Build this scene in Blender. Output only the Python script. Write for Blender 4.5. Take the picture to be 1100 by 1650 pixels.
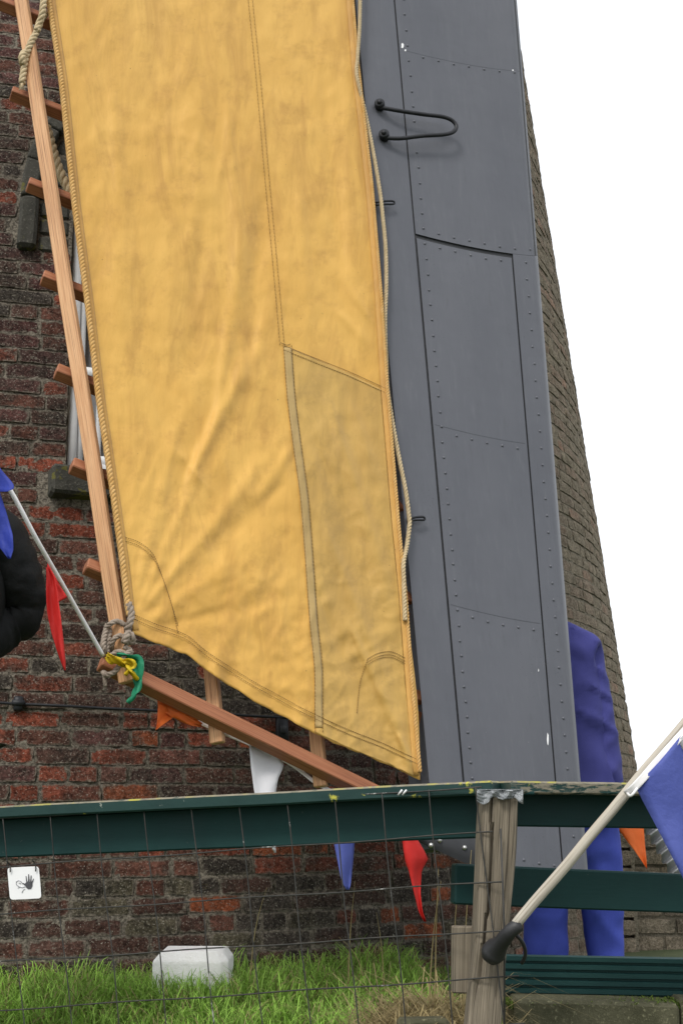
import bpy, bmesh, math, random
from mathutils import Vector, Matrix, noise
random.seed(7)
for o in list(bpy.data.objects): bpy.data.objects.remove(o)
SC = bpy.context.scene
COL = SC.collection
# ------------------------------------------------------------------ camera, sky, sun, exposure
F = 2000.0; CAMZ = 0.68
PITCH = math.atan((1300 - 825) / F)
cp, sp = math.cos(PITCH), math.sin(PITCH)
cd = bpy.data.cameras.new('camera'); cam = bpy.data.objects.new('camera', cd); COL.objects.link(cam)
cd.sensor_fit = 'VERTICAL'; cd.sensor_height = 24; cd.lens = 24 * F / 1650
cd.clip_start = 0.05; cd.clip_end = 3000
cam.location = (0, 0, CAMZ); cam.rotation_euler = (math.pi / 2 + PITCH, 0, 0)
SC.camera = cam
SC.render.resolution_x = 682; SC.render.resolution_y = 1024
SUN_EL, SUN_AZ = 50, -24          # azimuth measured from behind the camera, negative = from the left
w = bpy.data.worlds.new('World'); SC.world = w; w.use_nodes = True
nt = w.node_tree; nt.nodes.clear()
sky = nt.nodes.new('ShaderNodeTexSky'); sky.sky_type = 'NISHITA'; sky.sun_disc = False
sky.sun_elevation = math.radians(SUN_EL); sky.sun_rotation = math.radians(180 - SUN_AZ)
sky.air_density = 1.0; sky.dust_density = 5.0; sky.ozone_density = 1.0
hs = nt.nodes.new('ShaderNodeHueSaturation'); hs.inputs['Saturation'].default_value = 0.25
mx = nt.nodes.new('ShaderNodeMixRGB'); mx.inputs[0].default_value = 0.8; mx.inputs[2].default_value = (9.6, 9.9, 10.4, 1)   # cloud cover
bg = nt.nodes.new('ShaderNodeBackground'); bg.inputs[1].default_value = 0.105
wo = nt.nodes.new('ShaderNodeOutputWorld')
nt.links.new(sky.outputs[0], hs.inputs['Color']); nt.links.new(hs.outputs[0], mx.inputs[1])
nt.links.new(mx.outputs[0], bg.inputs[0]); nt.links.new(bg.outputs[0], wo.inputs[0])
sd = bpy.data.lights.new('sun', 'SUN'); sd.energy = 1.5; sd.angle = math.radians(14); sd.color = (1, .96, .9)
so = bpy.data.objects.new('sun', sd); COL.objects.link(so)
_d = Vector((math.sin(math.radians(SUN_AZ)) * math.cos(math.radians(SUN_EL)), -math.cos(math.radians(SUN_AZ)) * math.cos(math.radians(SUN_EL)), math.sin(math.radians(SUN_EL))))
so.rotation_euler = _d.to_track_quat('Z', 'Y').to_euler(); so.location = _d * 30
SC.view_settings.view_transform = 'Standard'; SC.view_settings.look = 'None'
SC.view_settings.exposure = 0.45; SC.view_settings.gamma = 1; SC.view_settings.use_curve_mapping = False

# ------------------------------------------------------------------ helpers
def at(px, py, Y):
    x = (px - 550) / F; u = -(py - 825) / F
    wy = cp - u * sp; wz = sp + u * cp
    return Vector((x * Y / wy, Y, CAMZ + wz * Y / wy))
ORG = {}
def tag(o, label=None, cat=None, group=None, kind=None):
    if label: o['label'] = label
    if cat: o['category'] = cat
    if group: o['group'] = group
    if kind: o['kind'] = kind
    return o
def empty(name, loc, label, cat, group=None):
    o = bpy.data.objects.new(name, None); COL.objects.link(o); o.location = loc
    o.empty_display_size = .05
    ORG[o.name] = Vector(loc); return tag(o, label, cat, group)
class MB:
    def __init__(s): s.v = []; s.f = []; s.uv = []; s.col = []
    def add(s, vs, fs, uvs=None, col=None):
        b = len(s.v); s.v += [Vector(p) for p in vs]
        for i, f in enumerate(fs):
            s.f.append([b + k for k in f])
            s.uv.append(uvs[i] if uvs else None)
        s.col += [col or (1, 1, 1)] * len(vs)
        return s
    def tube(s, pts, r, n=8, caps=True, col=None):
        pts = [Vector(p) for p in pts]; m = len(pts)
        rs = r if isinstance(r, (list, tuple)) else [r] * m
        T = [(pts[min(i + 1, m - 1)] - pts[max(i - 1, 0)]).normalized() for i in range(m)]
        N = T[0].orthogonal().normalized(); vs = []; L = 0; Ls = []
        for i in range(m):
            N = (N - T[i] * N.dot(T[i])).normalized(); B = T[i].cross(N)
            if i: L += (pts[i] - pts[i - 1]).length
            Ls.append(L)
            for k in range(n):
                a = 2 * math.pi * k / n
                vs.append(pts[i] + (N * math.cos(a) + B * math.sin(a)) * rs[i])
        fs = []; uvs = []
        per = 2 * math.pi * max(rs)
        for i in range(m - 1):
            for k in range(n):
                k2 = (k + 1) % n
                fs.append([i * n + k, i * n + k2, (i + 1) * n + k2, (i + 1) * n + k])
                uvs.append([(Ls[i], per * k / n), (Ls[i], per * (k + 1) / n), (Ls[i + 1], per * (k + 1) / n), (Ls[i + 1], per * k / n)])
        if caps:
            fs.append(list(range(n))[::-1]); uvs.append([(0, 0)] * n)
            fs.append([(m - 1) * n + k for k in range(n)]); uvs.append([(0, 0)] * n)
        return s.add(vs, fs, uvs, col)
    def rope(s, pts, r, pitch=None, strands=3, n=6, jitter=0):
        pts = resample(pts, max(8, int(path_len(pts) / ((pitch or r * 5) / 8))))
        m = len(pts); pitch = pitch or r * 5
        T = [(pts[min(i + 1, m - 1)] - pts[max(i - 1, 0)]).normalized() for i in range(m)]
        N = T[0].orthogonal().normalized(); L = 0; paths = [[] for _ in range(strands)]
        for i in range(m):
            N = (N - T[i] * N.dot(T[i])).normalized(); B = T[i].cross(N)
            if i: L += (pts[i] - pts[i - 1]).length
            for k in range(strands):
                a = 2 * math.pi * (k / strands + L / pitch)
                paths[k].append(pts[i] + (N * math.cos(a) + B * math.sin(a)) * r * .5)
        for p in paths: s.tube(p, r * .56, n)
        return s
    def beam(s, p0, p1, w, d, nrm, ch=.003, seg=1, wob=0):
        """bar from p0 to p1, w across, d along nrm"""
        p0, p1 = Vector(p0), Vector(p1); t = (p1 - p0); L = t.length; t /= L
        n = Vector(nrm); n = (n - t * n.dot(t)).normalized(); b = t.cross(n)
        w2, d2 = w / 2, d / 2
        sec = [(-w2 + ch, -d2), (w2 - ch, -d2), (w2, -d2 + ch), (w2, d2 - ch), (w2 - ch, d2), (-w2 + ch, d2), (-w2, d2 - ch), (-w2, -d2 + ch)]
        per = [0]
        for i in range(8):
            a, c = sec[i], sec[(i + 1) % 8]; per.append(per[-1] + math.hypot(a[0] - c[0], a[1] - c[1]))
        vs = []; st = [(0, .7), (ch / L, 1)] + [(k / seg, 1) for k in range(1, seg)] + [(1 - ch / L, 1), (1, .7)]
        for q, (f, sc) in enumerate(st):
            c = p0 + t * (L * f)
            off = (b * noise.noise(c * 3.1) + n * noise.noise(c * 3.7 + Vector((5, 5, 5)))) * wob
            for (x, y) in sec:
                kx = (abs(x) - (ch if sc < 1 else 0)) * (1 if x > 0 else -1); ky = (abs(y) - (ch if sc < 1 else 0)) * (1 if y > 0 else -1)
                vs.append(c + off + b * kx + n * ky)
        fs = []; uvs = []; r0 = random.random() * 7
        for i in range(len(st) - 1):
            for k in range(8):
                k2 = (k + 1) % 8
                fs.append([i * 8 + k, i * 8 + k2, (i + 1) * 8 + k2, (i + 1) * 8 + k])
                a, c = st[i][0] * L + r0, st[i + 1][0] * L + r0
                uvs.append([(a, per[k]), (a, per[k + 1]), (c, per[k + 1]), (c, per[k])])
        m = len(st) - 1
        fs.append(list(range(8))[::-1]); uvs.append([(r0 + x * .3, y + .5) for x, y in sec][::-1])
        fs.append([m * 8 + k for k in range(8)]); uvs.append([(r0 + x * .3, y + .5) for x, y in sec])
        return s.add(vs, fs, uvs)
    def grid(s, fn, nu, nv, uvfn=None, thick=None):
        vs = []
        for j in range(nv + 1):
            for i in range(nu + 1): vs.append(fn(i / nu, j / nv))
        fs = []; uvs = []
        for j in range(nv):
            for i in range(nu):
                a = j * (nu + 1) + i
                fs.append([a, a + nu + 1, a + nu + 2, a + 1])
                q = [(i / nu, j / nv), (i / nu, (j + 1) / nv), ((i + 1) / nu, (j + 1) / nv), ((i + 1) / nu, j / nv)]
                uvs.append([uvfn(*c) for c in q] if uvfn else q)
        return s.add(vs, fs, uvs)
    def build(s, name, mat, parent=None, smooth=True, org=None, solid=0, recalc=True, usecol=False):
        o_ = ORG[parent.name] if parent else Vector(org if org is not None else (0, 0, 0))
        me = bpy.data.meshes.new(name); me.from_pydata([p - o_ for p in s.v], [], s.f); me.update()
        uvl = me.uv_layers.new(name='UVMap')
        li = 0; flat = []
        for f, u in zip(s.f, s.uv):
            for k in range(len(f)):
                flat += u[k] if u else (0, 0)
        if len(flat) == 2 * len(me.loops): uvl.data.foreach_set('uv', flat)
        if usecol:
            ca = me.color_attributes.new('tint', 'FLOAT_COLOR', 'POINT'); c = []
            for q in s.col: c += (q[0], q[1], q[2], 1)
            ca.data.foreach_set('color', c)
        if recalc:
            bm = bmesh.new(); bm.from_mesh(me); bmesh.ops.recalc_face_normals(bm, faces=bm.faces); bm.to_mesh(me); bm.free()
        if smooth: me.polygons.foreach_set('use_smooth', [True] * len(me.polygons))
        me.materials.append(mat)
        o = bpy.data.objects.new(name, me); COL.objects.link(o)
        if parent: o.parent = parent
        else: o.location = o_
        ORG[o.name] = o_
        if solid:
            md = o.modifiers.new('thickness', 'SOLIDIFY'); md.thickness = solid; md.offset = 0
        return o
def path_len(p): return sum((Vector(p[i + 1]) - Vector(p[i])).length for i in range(len(p) - 1))
def resample(pts, n, smooth=True):
    pts = [Vector(p) for p in pts]; m = len(pts)
    if smooth and m > 2:                      # Catmull-Rom
        q = []
        for i in range(m - 1):
            p0, p1, p2, p3 = pts[max(i - 1, 0)], pts[i], pts[i + 1], pts[min(i + 2, m - 1)]
            for k in range(16):
                t = k / 16; q.append(.5 * ((2 * p1) + (p2 - p0) * t + (2 * p0 - 5 * p1 + 4 * p2 - p3) * t * t + (3 * p1 - p0 - 3 * p2 + p3) * t ** 3))
        q.append(pts[-1]); pts = q
    L = [0]
    for i in range(len(pts) - 1): L.append(L[-1] + (pts[i + 1] - pts[i]).length)
    out = []; j = 0
    for k in range(n):
        t = L[-1] * k / (n - 1)
        while j < len(L) - 2 and L[j + 1] < t: j += 1
        f = (t - L[j]) / max(1e-9, L[j + 1] - L[j]); out.append(pts[j].lerp(pts[j + 1], f))
    return out
def lerpc(tab, y):
    """piecewise linear lookup x(y)"""
    if y <= tab[0][1]:
        (x0, y0), (x1, y1) = tab[0], tab[1]
    elif y >= tab[-1][1]:
        (x0, y0), (x1, y1) = tab[-2], tab[-1]
    else:
        for i in range(len(tab) - 1):
            if tab[i][1] <= y <= tab[i + 1][1]: (x0, y0), (x1, y1) = tab[i], tab[i + 1]; break
    return x0 + (x1 - x0) * (y - y0) / (y1 - y0)
def sstep(a, b, x):
    t = max(0, min(1, (x - a) / (b - a))); return t * t * (3 - 2 * t)

# ------------------------------------------------------------------ materials
class NT:
    def __init__(s, name):
        s.m = bpy.data.materials.new(name); s.m.use_nodes = True; s.t = s.m.node_tree; s.t.nodes.clear()
        s.out = s.n('ShaderNodeOutputMaterial'); s.b = s.n('ShaderNodeBsdfPrincipled'); s.l(s.b.outputs[0], s.out.inputs[0])
    def n(s, t, **k):
        x = s.t.nodes.new(t)
        for a, v in k.items(): setattr(x, a, v)
        return x
    def l(s, a, b): s.t.links.new(a, b)
    def coord(s, kind='pos', scale=(1, 1, 1)):
        if kind == 'pos': o = s.n('ShaderNodeNewGeometry').outputs['Position']
        elif kind == 'uv': o = s.n('ShaderNodeUVMap', uv_map='UVMap').outputs[0]
        else: o = s.n('ShaderNodeTexCoord').outputs['Object']
        mp = s.n('ShaderNodeMapping'); mp.inputs['Scale'].default_value = scale; s.l(o, mp.inputs[0]); return mp.outputs[0]
    def noise(s, co, scale, detail=6, rough=.6, dist=0):
        x = s.n('ShaderNodeTexNoise'); x.inputs['Scale'].default_value = scale; x.inputs['Detail'].default_value = detail
        x.inputs['Roughness'].default_value = rough; x.inputs['Distortion'].default_value = dist; s.l(co, x.inputs['Vector']); return x.outputs[0]
    def ramp(s, v, a, b, ca=0, cb=1):
        x = s.n('ShaderNodeMapRange'); x.clamp = True
        for i, q in zip((1, 2, 3, 4), (a, b, ca, cb)): x.inputs[i].default_value = q
        s.l(v, x.inputs[0]); return x.outputs[0]
    def mix(s, f, a, b, mode='MIX'):
        x = s.n('ShaderNodeMixRGB', blend_type=mode)
        for i, q in ((0, f), (1, a), (2, b)):
            if hasattr(q, 'is_linked'): s.l(q, x.inputs[i])
            elif i == 0: x.inputs[0].default_value = q
            else: x.inputs[i].default_value = (*q, 1)
        return x.outputs[0]
    def math(s, op, a, b=0):
        x = s.n('ShaderNodeMath', operation=op)
        for i, q in ((0, a), (1, b)):
            if hasattr(q, 'is_linked'): s.l(q, x.inputs[i])
            else: x.inputs[i].default_value = q
        return x.outputs[0]
    def bump(s, h, strength, dist):
        x = s.n('ShaderNodeBump'); x.inputs['Strength'].default_value = strength; x.inputs['Distance'].default_value = dist
        s.l(h, x.inputs['Height']); s.l(x.outputs[0], s.b.inputs['Normal'])
    def done(s, col, rough=.8, metal=0, spec=.5):
        if hasattr(col, 'is_linked'): s.l(col, s.b.inputs['Base Color'])
        else: s.b.inputs['Base Color'].default_value = (*col, 1)
        if hasattr(rough, 'is_linked'): s.l(rough, s.b.inputs['Roughness'])
        else: s.b.inputs['Roughness'].default_value = rough
        s.b.inputs['Metallic'].default_value = metal; s.b.inputs['Specular IOR Level'].default_value = spec
        return s.m
def simple(name, c1, c2=None, scale=8, rough=.8, bump=0, bscale=60, metal=0, spec=.5, kind='pos', stretch=(1, 1, 1), speck=None, dist=.003):
    t = NT(name); co = t.coord(kind, stretch)
    col = t.mix(t.ramp(t.noise(co, scale), .3, .7), c1, c2 or c1)
    if speck: col = t.mix(t.ramp(t.noise(co, speck[1], 8, .7), speck[2], speck[2] + .04), col, speck[0])
    if bump: t.bump(t.noise(co, bscale, 8, .65), bump, dist)
    return t.done(col, rough, metal, spec)

M = {}
def brick_mat(name, per_object):
    t = NT(name); co = t.coord('pos')
    if per_object: tint = t.n('ShaderNodeObjectInfo').outputs['Color']
    else: tint = t.n('ShaderNodeVertexColor', layer_name='tint').outputs[0]
    n1 = t.noise(co, 16, 8, .68); n2 = t.noise(co, 75, 8, .72); n3 = t.noise(co, 210, 4, .6); n0 = t.noise(co, 2.2, 4, .6)
    vv = t.math('ADD', t.math('MULTIPLY', t.ramp(n1, .36, .64, .0, 1.0), .65), t.math('MULTIPLY', t.ramp(n2, .42, .58, 0, 1.0), .75))
    cv = t.n('ShaderNodeCombineXYZ')
    for q in range(3): t.l(t.math('ADD', vv, .30), cv.inputs[q])
    c = t.mix(1.0, tint, cv.outputs[0], 'MULTIPLY')
    # soot, algae and lime that have grown over the faces
    c = t.mix(t.ramp(t.noise(co, 7, 6, .7), .50, .62, 0, .72), c, t.mix(t.ramp(n2, .4, .6), (.022, .018, .015), (.085, .072, .058)))
    c = t.mix(t.ramp(n0, .47, .60, 0, .5), c, t.mix(t.ramp(n2, .4, .6), (.020, .017, .015), (.08, .07, .058)))
    sm = t.noise(t.coord('pos', (1, 1, 1.5)), 34, 8, .75)
    c = t.mix(t.ramp(sm, .575, .635, 0, .8), c, (.20, .18, .145))
    c = t.mix(t.ramp(t.noise(co, 150, 4, .7), .605, .65, 0, .9), c, (.42, .39, .33))
    uv = t.n('ShaderNodeSeparateXYZ'); t.l(t.n('ShaderNodeUVMap', uv_map='UVMap').outputs[0], uv.inputs[0])
    eu = t.math('MULTIPLY', t.math('MINIMUM', uv.outputs[0], t.math('SUBTRACT', 1, uv.outputs[0])), 2.6); ev = t.math('MINIMUM', uv.outputs[1], t.math('SUBTRACT', 1, uv.outputs[1]))
    ed = t.math('ADD', t.math('MINIMUM', eu, ev), t.math('MULTIPLY', t.math('SUBTRACT', t.noise(co, 38, 6, .65), .5), .75))
    c = t.mix(t.ramp(ed, .12, .02, 0, .85), c, t.mix(t.ramp(n2, .4, .6), (.09, .078, .062), (.26, .225, .18)))
    li = t.noise(co, 5.5, 6, .7); c = t.mix(t.ramp(li, .70, .74, 0, .7), c, (.20, .16, .025))
    # weather side of the tower carries grey green growth
    sx = t.n('ShaderNodeSeparateXYZ'); t.l(t.n('ShaderNodeNewGeometry').outputs['Position'], sx.inputs[0])
    wf = t.math('MULTIPLY', t.ramp(sx.outputs[0], .35, 1.5), t.ramp(n2, .38, .6, .35, .95))
    c = t.mix(wf, c, t.mix(t.ramp(n1, .35, .65), (.19, .16, .11), (.40, .335, .25)))
    h = t.math('ADD', t.math('MULTIPLY', n1, .9), t.math('ADD', t.math('MULTIPLY', n2, .7), t.math('MULTIPLY', n3, .25)))
    t.bump(h, 1.0, .018)
    return t.done(c, .95, 0, .12)
M['brick'] = brick_mat('weathered_brick', True); M['brickv'] = brick_mat('weathered_brick_mass', False)
def mortar_mat():
    t = NT('old_lime_mortar'); co = t.coord('pos')
    n1 = t.noise(co, 9, 8, .7); n2 = t.noise(co, 90, 8, .7); n0 = t.noise(co, 1.7, 4, .6)
    c = t.mix(t.ramp(n1, .35, .68), (.19, .165, .13), (.40, .355, .285))
    c = t.mix(t.ramp(n0, .45, .65, 0, .5), c, (.11, .10, .082))
    c = t.mix(t.ramp(n2, .42, .54, .75, 0), c, (.045, .038, .032))
    c = t.mix(t.ramp(n2, .60, .68, 0, .7), c, (.36, .33, .28))
    sx = t.n('ShaderNodeSeparateXYZ'); t.l(t.n('ShaderNodeNewGeometry').outputs['Position'], sx.inputs[0])
    c = t.mix(t.math('MULTIPLY', t.ramp(sx.outputs[0], .35, 1.5), .7), c, (.22, .195, .14))
    t.bump(t.math('ADD', n1, t.math('MULTIPLY', n2, 1.5)), 1.0, .012); return t.done(c, .97, 0, .1)
M['mortar'] = mortar_mat()
def wood_mat(name, c1, c2, dark, grain=1.0, rough=.6, kind='uv'):
    t = NT(name); co = t.coord(kind, (1.2, 26 * grain, 1)); n = t.noise(co, 3.2, 8, .62, .6)
    n2 = t.noise(t.coord(kind, (.8, 90 * grain, 1)), 4, 5, .6); nb = t.noise(t.coord(kind, (1, 3, 1)), 3, 4)
    c = t.mix(t.ramp(n, .32, .68), c1, c2); c = t.mix(t.ramp(n2, .52, .62, 0, .8), c, dark); c = t.mix(t.ramp(nb, .5, .75, 0, .4), c, dark)
    t.bump(t.math('ADD', n, n2), .35, .002); return t.done(c, rough, 0, .4)
M['lath'] = wood_mat('pale_larch', (.52, .265, .118), (.67, .40, .205), (.23, .095, .038))
M['rung'] = wood_mat('red_hardwood', (.28, .098, .042), (.38, .158, .076), (.14, .042, .018))
M['oldwood'] = wood_mat('grey_weathered_oak', (.12, .10, .07), (.25, .21, .155), (.03, .025, .02), 1.6, .9)
M['chalkpole'] = wood_mat('chalky_white_pole', (.40, .36, .29), (.54, .50, .43), (.24, .20, .15), .6, .8)

def cloth_mat(name, c1, c2, stain):
    t = NT(name); co = t.coord('uv')
    nb = t.noise(t.coord('uv', (1.6, .8, 1)), 2.2, 6, .6, .8); nv = t.noise(t.coord('uv', (4.5, 1.1, 1)), 2.4, 7, .65, .9); nf = t.noise(co, 46, 6, .7)
    c = t.mix(t.ramp(nb, .3, .7), c1, c2)
    c = t.mix(t.ramp(nv, .48, .68, 0, .5), c, stain)
    c = t.mix(t.ramp(t.noise(co, 9, 8, .72), .52, .70, 0, .5), c, stain)
    c = t.mix(t.ramp(t.noise(co, 4, 5, .6), .55, .72, 0, .35), c, tuple(min(1, q * 1.18 + .02) for q in c2))
    c = t.mix(t.ramp(t.noise(co, 120, 2, .5), .755, .77, 0, .8), c, (.10, .06, .02))
    cr = t.n('ShaderNodeTexNoise'); cr.noise_type = 'RIDGED_MULTIFRACTAL'; cr.inputs['Scale'].default_value = 4.5; cr.inputs['Distortion'].default_value = .6; cr.inputs['Detail'].default_value = 5; cr.inputs['Roughness'].default_value = .5; t.l(co, cr.inputs['Vector'])
    cm_ = t.ramp(t.noise(co, 2.6, 3), .45, .62)
    h = t.math('ADD', t.math('MULTIPLY', t.math('MULTIPLY', cr.outputs[0], cm_), .26), t.math('ADD', t.math('MULTIPLY', t.noise(t.coord('uv', (1.7, .6, 1)), 9, 4, .5), .55), t.math('MULTIPLY', nf, .06)))
    t.bump(h, .75, .016)
    t.b.inputs['Sheen Weight'].default_value = .15
    return t.done(c, .62, 0, .35)
M['cloth'] = cloth_mat('yellow_sailcloth', (.575, .315, .058), (.66, .388, .086), (.37, .185, .034))
M['patch'] = cloth_mat('faded_patch_cloth', (.45, .265, .062), (.55, .34, .085), (.27, .165, .042))
M['hemtape'] = cloth_mat('grey_seam_tape', (.36, .24, .085), (.44, .30, .11), (.24, .16, .06))
M['goldhem'] = cloth_mat('golden_hem', (.50, .26, .055), (.58, .33, .08), (.34, .17, .04))
M['thread'] = simple('brown_thread', (.14, .075, .02), (.22, .12, .03), 90, .9)
M['rope'] = simple('hemp_rope', (.42, .32, .18), (.56, .45, .28), 60, .9, .6, 300)
M['goldrope'] = simple('golden_bolt_rope', (.50, .28, .075), (.60, .38, .15), 25, .9, .6, 300)
M['greyrope'] = simple('grey_brown_rope', (.22, .17, .13), (.36, .30, .24), 60, .9, .6, 300)

def board_mat():
    t = NT('grey_painted_steel'); co = t.coord('pos')
    n1 = t.noise(t.coord('pos', (2.5, 2.5, .8)), 1.6, 6, .6); n2 = t.noise(co, 240, 3, .6)
    c = t.mix(t.ramp(n1, .3, .7), (.076, .080, .095), (.098, .102, .118))
    c = t.mix(t.math('MULTIPLY', t.ramp(t.noise(co, 150, 6, .7), .62, .66, 0, .85), t.ramp(t.noise(co, 2.4, 3), .5, .62)), c, (.035, .036, .042))
    c = t.mix(t.ramp(t.noise(co, 90, 4, .6), .765, .775, 0, .7), c, (.5, .5, .5))
    st = t.noise(t.coord('pos', (26, 26, .9)), 2.2, 5, .6); c = t.mix(t.ramp(st, .56, .74, 0, .18), c, (.16, .165, .175)); c = t.mix(t.ramp(st, .42, .30, 0, .25), c, (.06, .062, .07))
    t.bump(t.math('ADD', t.math('MULTIPLY', t.noise(co, 3.5, 3, .5), 3.2), t.math('MULTIPLY', n2, .05)), .25, .01)
    return t.done(c, t.ramp(n1, .3, .7, .40, .56), 0, .45)
M['steel'] = board_mat()
M['steelcore'] = simple('dark_inner_steel', (.018, .019, .022), (.03, .031, .034), 20, .7)
M['black'] = simple('black_painted_iron', (.014, .015, .018), (.026, .027, .031), 40, .5, .2, 120, spec=.3)
M['zinc'] = simple('zinc_screw', (.45, .45, .43), (.6, .6, .58), 80, .35, 0, metal=.8)
def green_mat():
    t = NT('dark_green_paint'); co = t.coord('pos'); n = t.noise(co, 7, 6, .6)
    c = t.mix(t.ramp(n, .3, .7), (.006, .030, .029), (.011, .043, .040))
    c = t.mix(t.ramp(t.noise(co, 60, 6, .7), .69, .71, 0, .8), c, (.12, .13, .11))
    t.bump(t.noise(t.coord('pos', (1, 1, 6)), 20, 4), .12, .004); return t.done(c, t.ramp(n, .3, .7, .5, .7), 0, .2)
M['green'] = green_mat()
def green_top():
    t = NT('lichen_worn_green_paint'); co = t.coord('pos'); n = t.noise(co, 7, 6, .6)
    sx = t.n('ShaderNodeSeparateXYZ'); t.l(t.n('ShaderNodeNewGeometry').outputs['Normal'], sx.inputs[0])
    up = t.ramp(sx.outputs[2], .3, .7)
    c = t.mix(t.ramp(n, .3, .7), (.005, .028, .025), (.010, .042, .036))
    gx = t.n('ShaderNodeSeparateXYZ'); t.l(t.n('ShaderNodeNewGeometry').outputs['Position'], gx.inputs[0])
    wood = t.mix(t.noise(t.coord('pos', (6, 60, 60)), 3, 5), (.10, .085, .06), (.30, .27, .20))
    worn = t.math('MULTIPLY', up, t.ramp(t.noise(t.coord('pos', (2, 8, 8)), 8, 6, .7), .30, .48))
    c = t.mix(worn, c, wood)
    # paint peeled off the far end of the board
    pe = t.math('MULTIPLY', t.ramp(gx.outputs[0], .36, .42), t.ramp(t.noise(t.coord('pos', (2.5, 10, 22)), 7, 6, .7), .46, .52))
    c = t.mix(pe, c, wood)
    ln = t.noise(co, 26, 5, .65); lf = t.ramp(ln, .63, .69)
    c = t.mix(lf, c, (.42, .40, .05)); lg = t.ramp(t.noise(co, 34, 5, .6), .70, .72); c = t.mix(lg, c, (.40, .42, .36))
    c = t.mix(t.math('MULTIPLY', t.math('MULTIPLY', up, t.ramp(t.noise(co, 3, 3), .42, .55)), t.ramp(t.noise(co, 22, 6, .7), .50, .56)), c, (.34, .31, .05))
    t.bump(t.math('ADD', ln, pe), .4, .004); return t.done(c, .6, 0, .35)
M['greentop'] = green_top()
M['wire'] = simple('dark_rusty_wire', (.022, .024, .022), (.06, .055, .048), 30, .6, .2, 200, metal=.3, speck=((.35, .35, .33), 9, .62))
M['white'] = simple('white_enamel', (.78, .78, .78), (.82, .82, .81), 12, .35)
M['ink'] = simple('dark_grey_print', (.04, .04, .045), (.09, .09, .095), 120, .7)
M['inklight'] = simple('pale_grey_print', (.34, .34, .36), (.42, .42, .44), 120, .7)
M['frame'] = simple('grey_white_window_paint', (.62, .63, .64), (.74, .75, .76), 10, .5, .2, 60)
M['panel'] = simple('grey_window_board', (.20, .20, .205), (.25, .25, .255), 3, .6)
def glass_mat():
    t = NT('window_glass'); t.b.inputs['Coat Weight'].default_value = .4
    return t.done(t.mix(t.ramp(t.noise(t.coord('pos'), 3, 3), .3, .7), (.17, .175, .185), (.25, .255, .26)), .15, 0, .6)
M['glass'] = glass_mat()
def stone_mat(name, c1, c2, lich, amt=.62):
    t = NT(name); co = t.coord('pos'); n1 = t.noise(co, 12, 8, .7); n2 = t.noise(co, 110, 6, .7)
    c = t.mix(t.ramp(n1, .3, .7), c1, c2); c = t.mix(t.ramp(n2, .56, .66, 0, .7), c, tuple(min(1, q * 2.4) for q in c2))
    c = t.mix(t.ramp(t.noise(co, 9, 6, .65), amt, amt + .03, 0, .8), c, lich); t.bump(t.math('ADD', n1, t.math('MULTIPLY', n2, .5)), .8, .012)
    return t.done(c, .92, 0, .25)
M['hood'] = stone_mat('dark_mossy_stone', (.035, .034, .028), (.075, .072, .06), (.13, .12, .025), .58)
M['kerb'] = stone_mat('mossy_kerb_stone', (.055, .055, .030), (.12, .115, .07), (.30, .29, .05), .66)
M['whitestone'] = stone_mat('whitewashed_stone', (.82, .81, .78), (.90, .89, .87), (.45, .28, .12), .70)
M['redflag'] = simple('red_bunting_fabric', (.68, .024, .02), (.76, .035, .028), 9, .65, .3, 25, dist=.015)
M['blueflag'] = simple('blue_bunting_fabric', (.10, .135, .47), (.13, .17, .54), 9, .6, .3, 25, dist=.015)
M['bluebright'] = simple('royal_blue_fabric', (.025, .05, .36), (.035, .065, .45), 9, .6, .3, 25, dist=.015)
M['orangeflag'] = simple('orange_bunting_fabric', (.78, .16, .02), (.84, .20, .03), 9, .65, .3, 25, dist=.015)
M['whiteflag'] = simple('white_bunting_fabric', (.70, .70, .72), (.78, .78, .80), 9, .65, .4, 25, dist=.015)
M['yellowflag'] = simple('yellow_bunting_fabric', (.78, .56, .01), (.84, .64, .02), 9, .6, .3, 25, dist=.015)
M['greenflag'] = simple('green_bunting_fabric', (.01, .25, .12), (.015, .32, .16), 9, .55, .3, 25, dist=.015)
for n_ in ('redflag', 'blueflag', 'bluebright', 'orangeflag', 'whiteflag', 'yellowflag', 'greenflag'):
    mt = M[n_].node_tree; pb_ = next(x for x in mt.nodes if x.type == 'BSDF_PRINCIPLED'); ou = next(x for x in mt.nodes if x.type == 'OUTPUT_MATERIAL')
    tr = mt.nodes.new('ShaderNodeBsdfTranslucent'); ms = mt.nodes.new('ShaderNodeMixShader'); ms.inputs[0].default_value = .35
    mt.links.new(pb_.inputs['Base Color'].links[0].from_socket, tr.inputs[0]); mt.links.new(pb_.outputs[0], ms.inputs[1]); mt.links.new(tr.outputs[0], ms.inputs[2]); mt.links.new(ms.outputs[0], ou.inputs[0])
M['tape'] = simple('white_bunting_tape', (.80, .77, .77), (.88, .86, .86), 30, .7)
M['overall'] = simple('navy_blue_cotton', (.030, .032, .165), (.042, .045, .215), 5, .85, .25, 200, dist=.003)
M['trouser'] = simple('blue_trouser_cotton', (.033, .052, .31), (.046, .072, .40), 5, .85, .25, 200, dist=.003)
M['coat'] = simple('black_jacket_fabric', (.003, .0034, .0036), (.006, .0068, .007), 5, .7, .4, 40, spec=.22, dist=.008)
M['skin'] = simple('skin', (.50, .30, .21), (.56, .34, .25), 14, .55)
M['hair'] = simple('brown_hair', (.05, .035, .025), (.09, .06, .04), 60, .7, .6, 200)
M['shoe'] = simple('black_leather', (.02, .02, .02), (.03, .03, .03), 30, .45)
M['rubber'] = simple('black_rubber', (.014, .014, .015), (.025, .025, .027), 30, .55, .3, 90)
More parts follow.
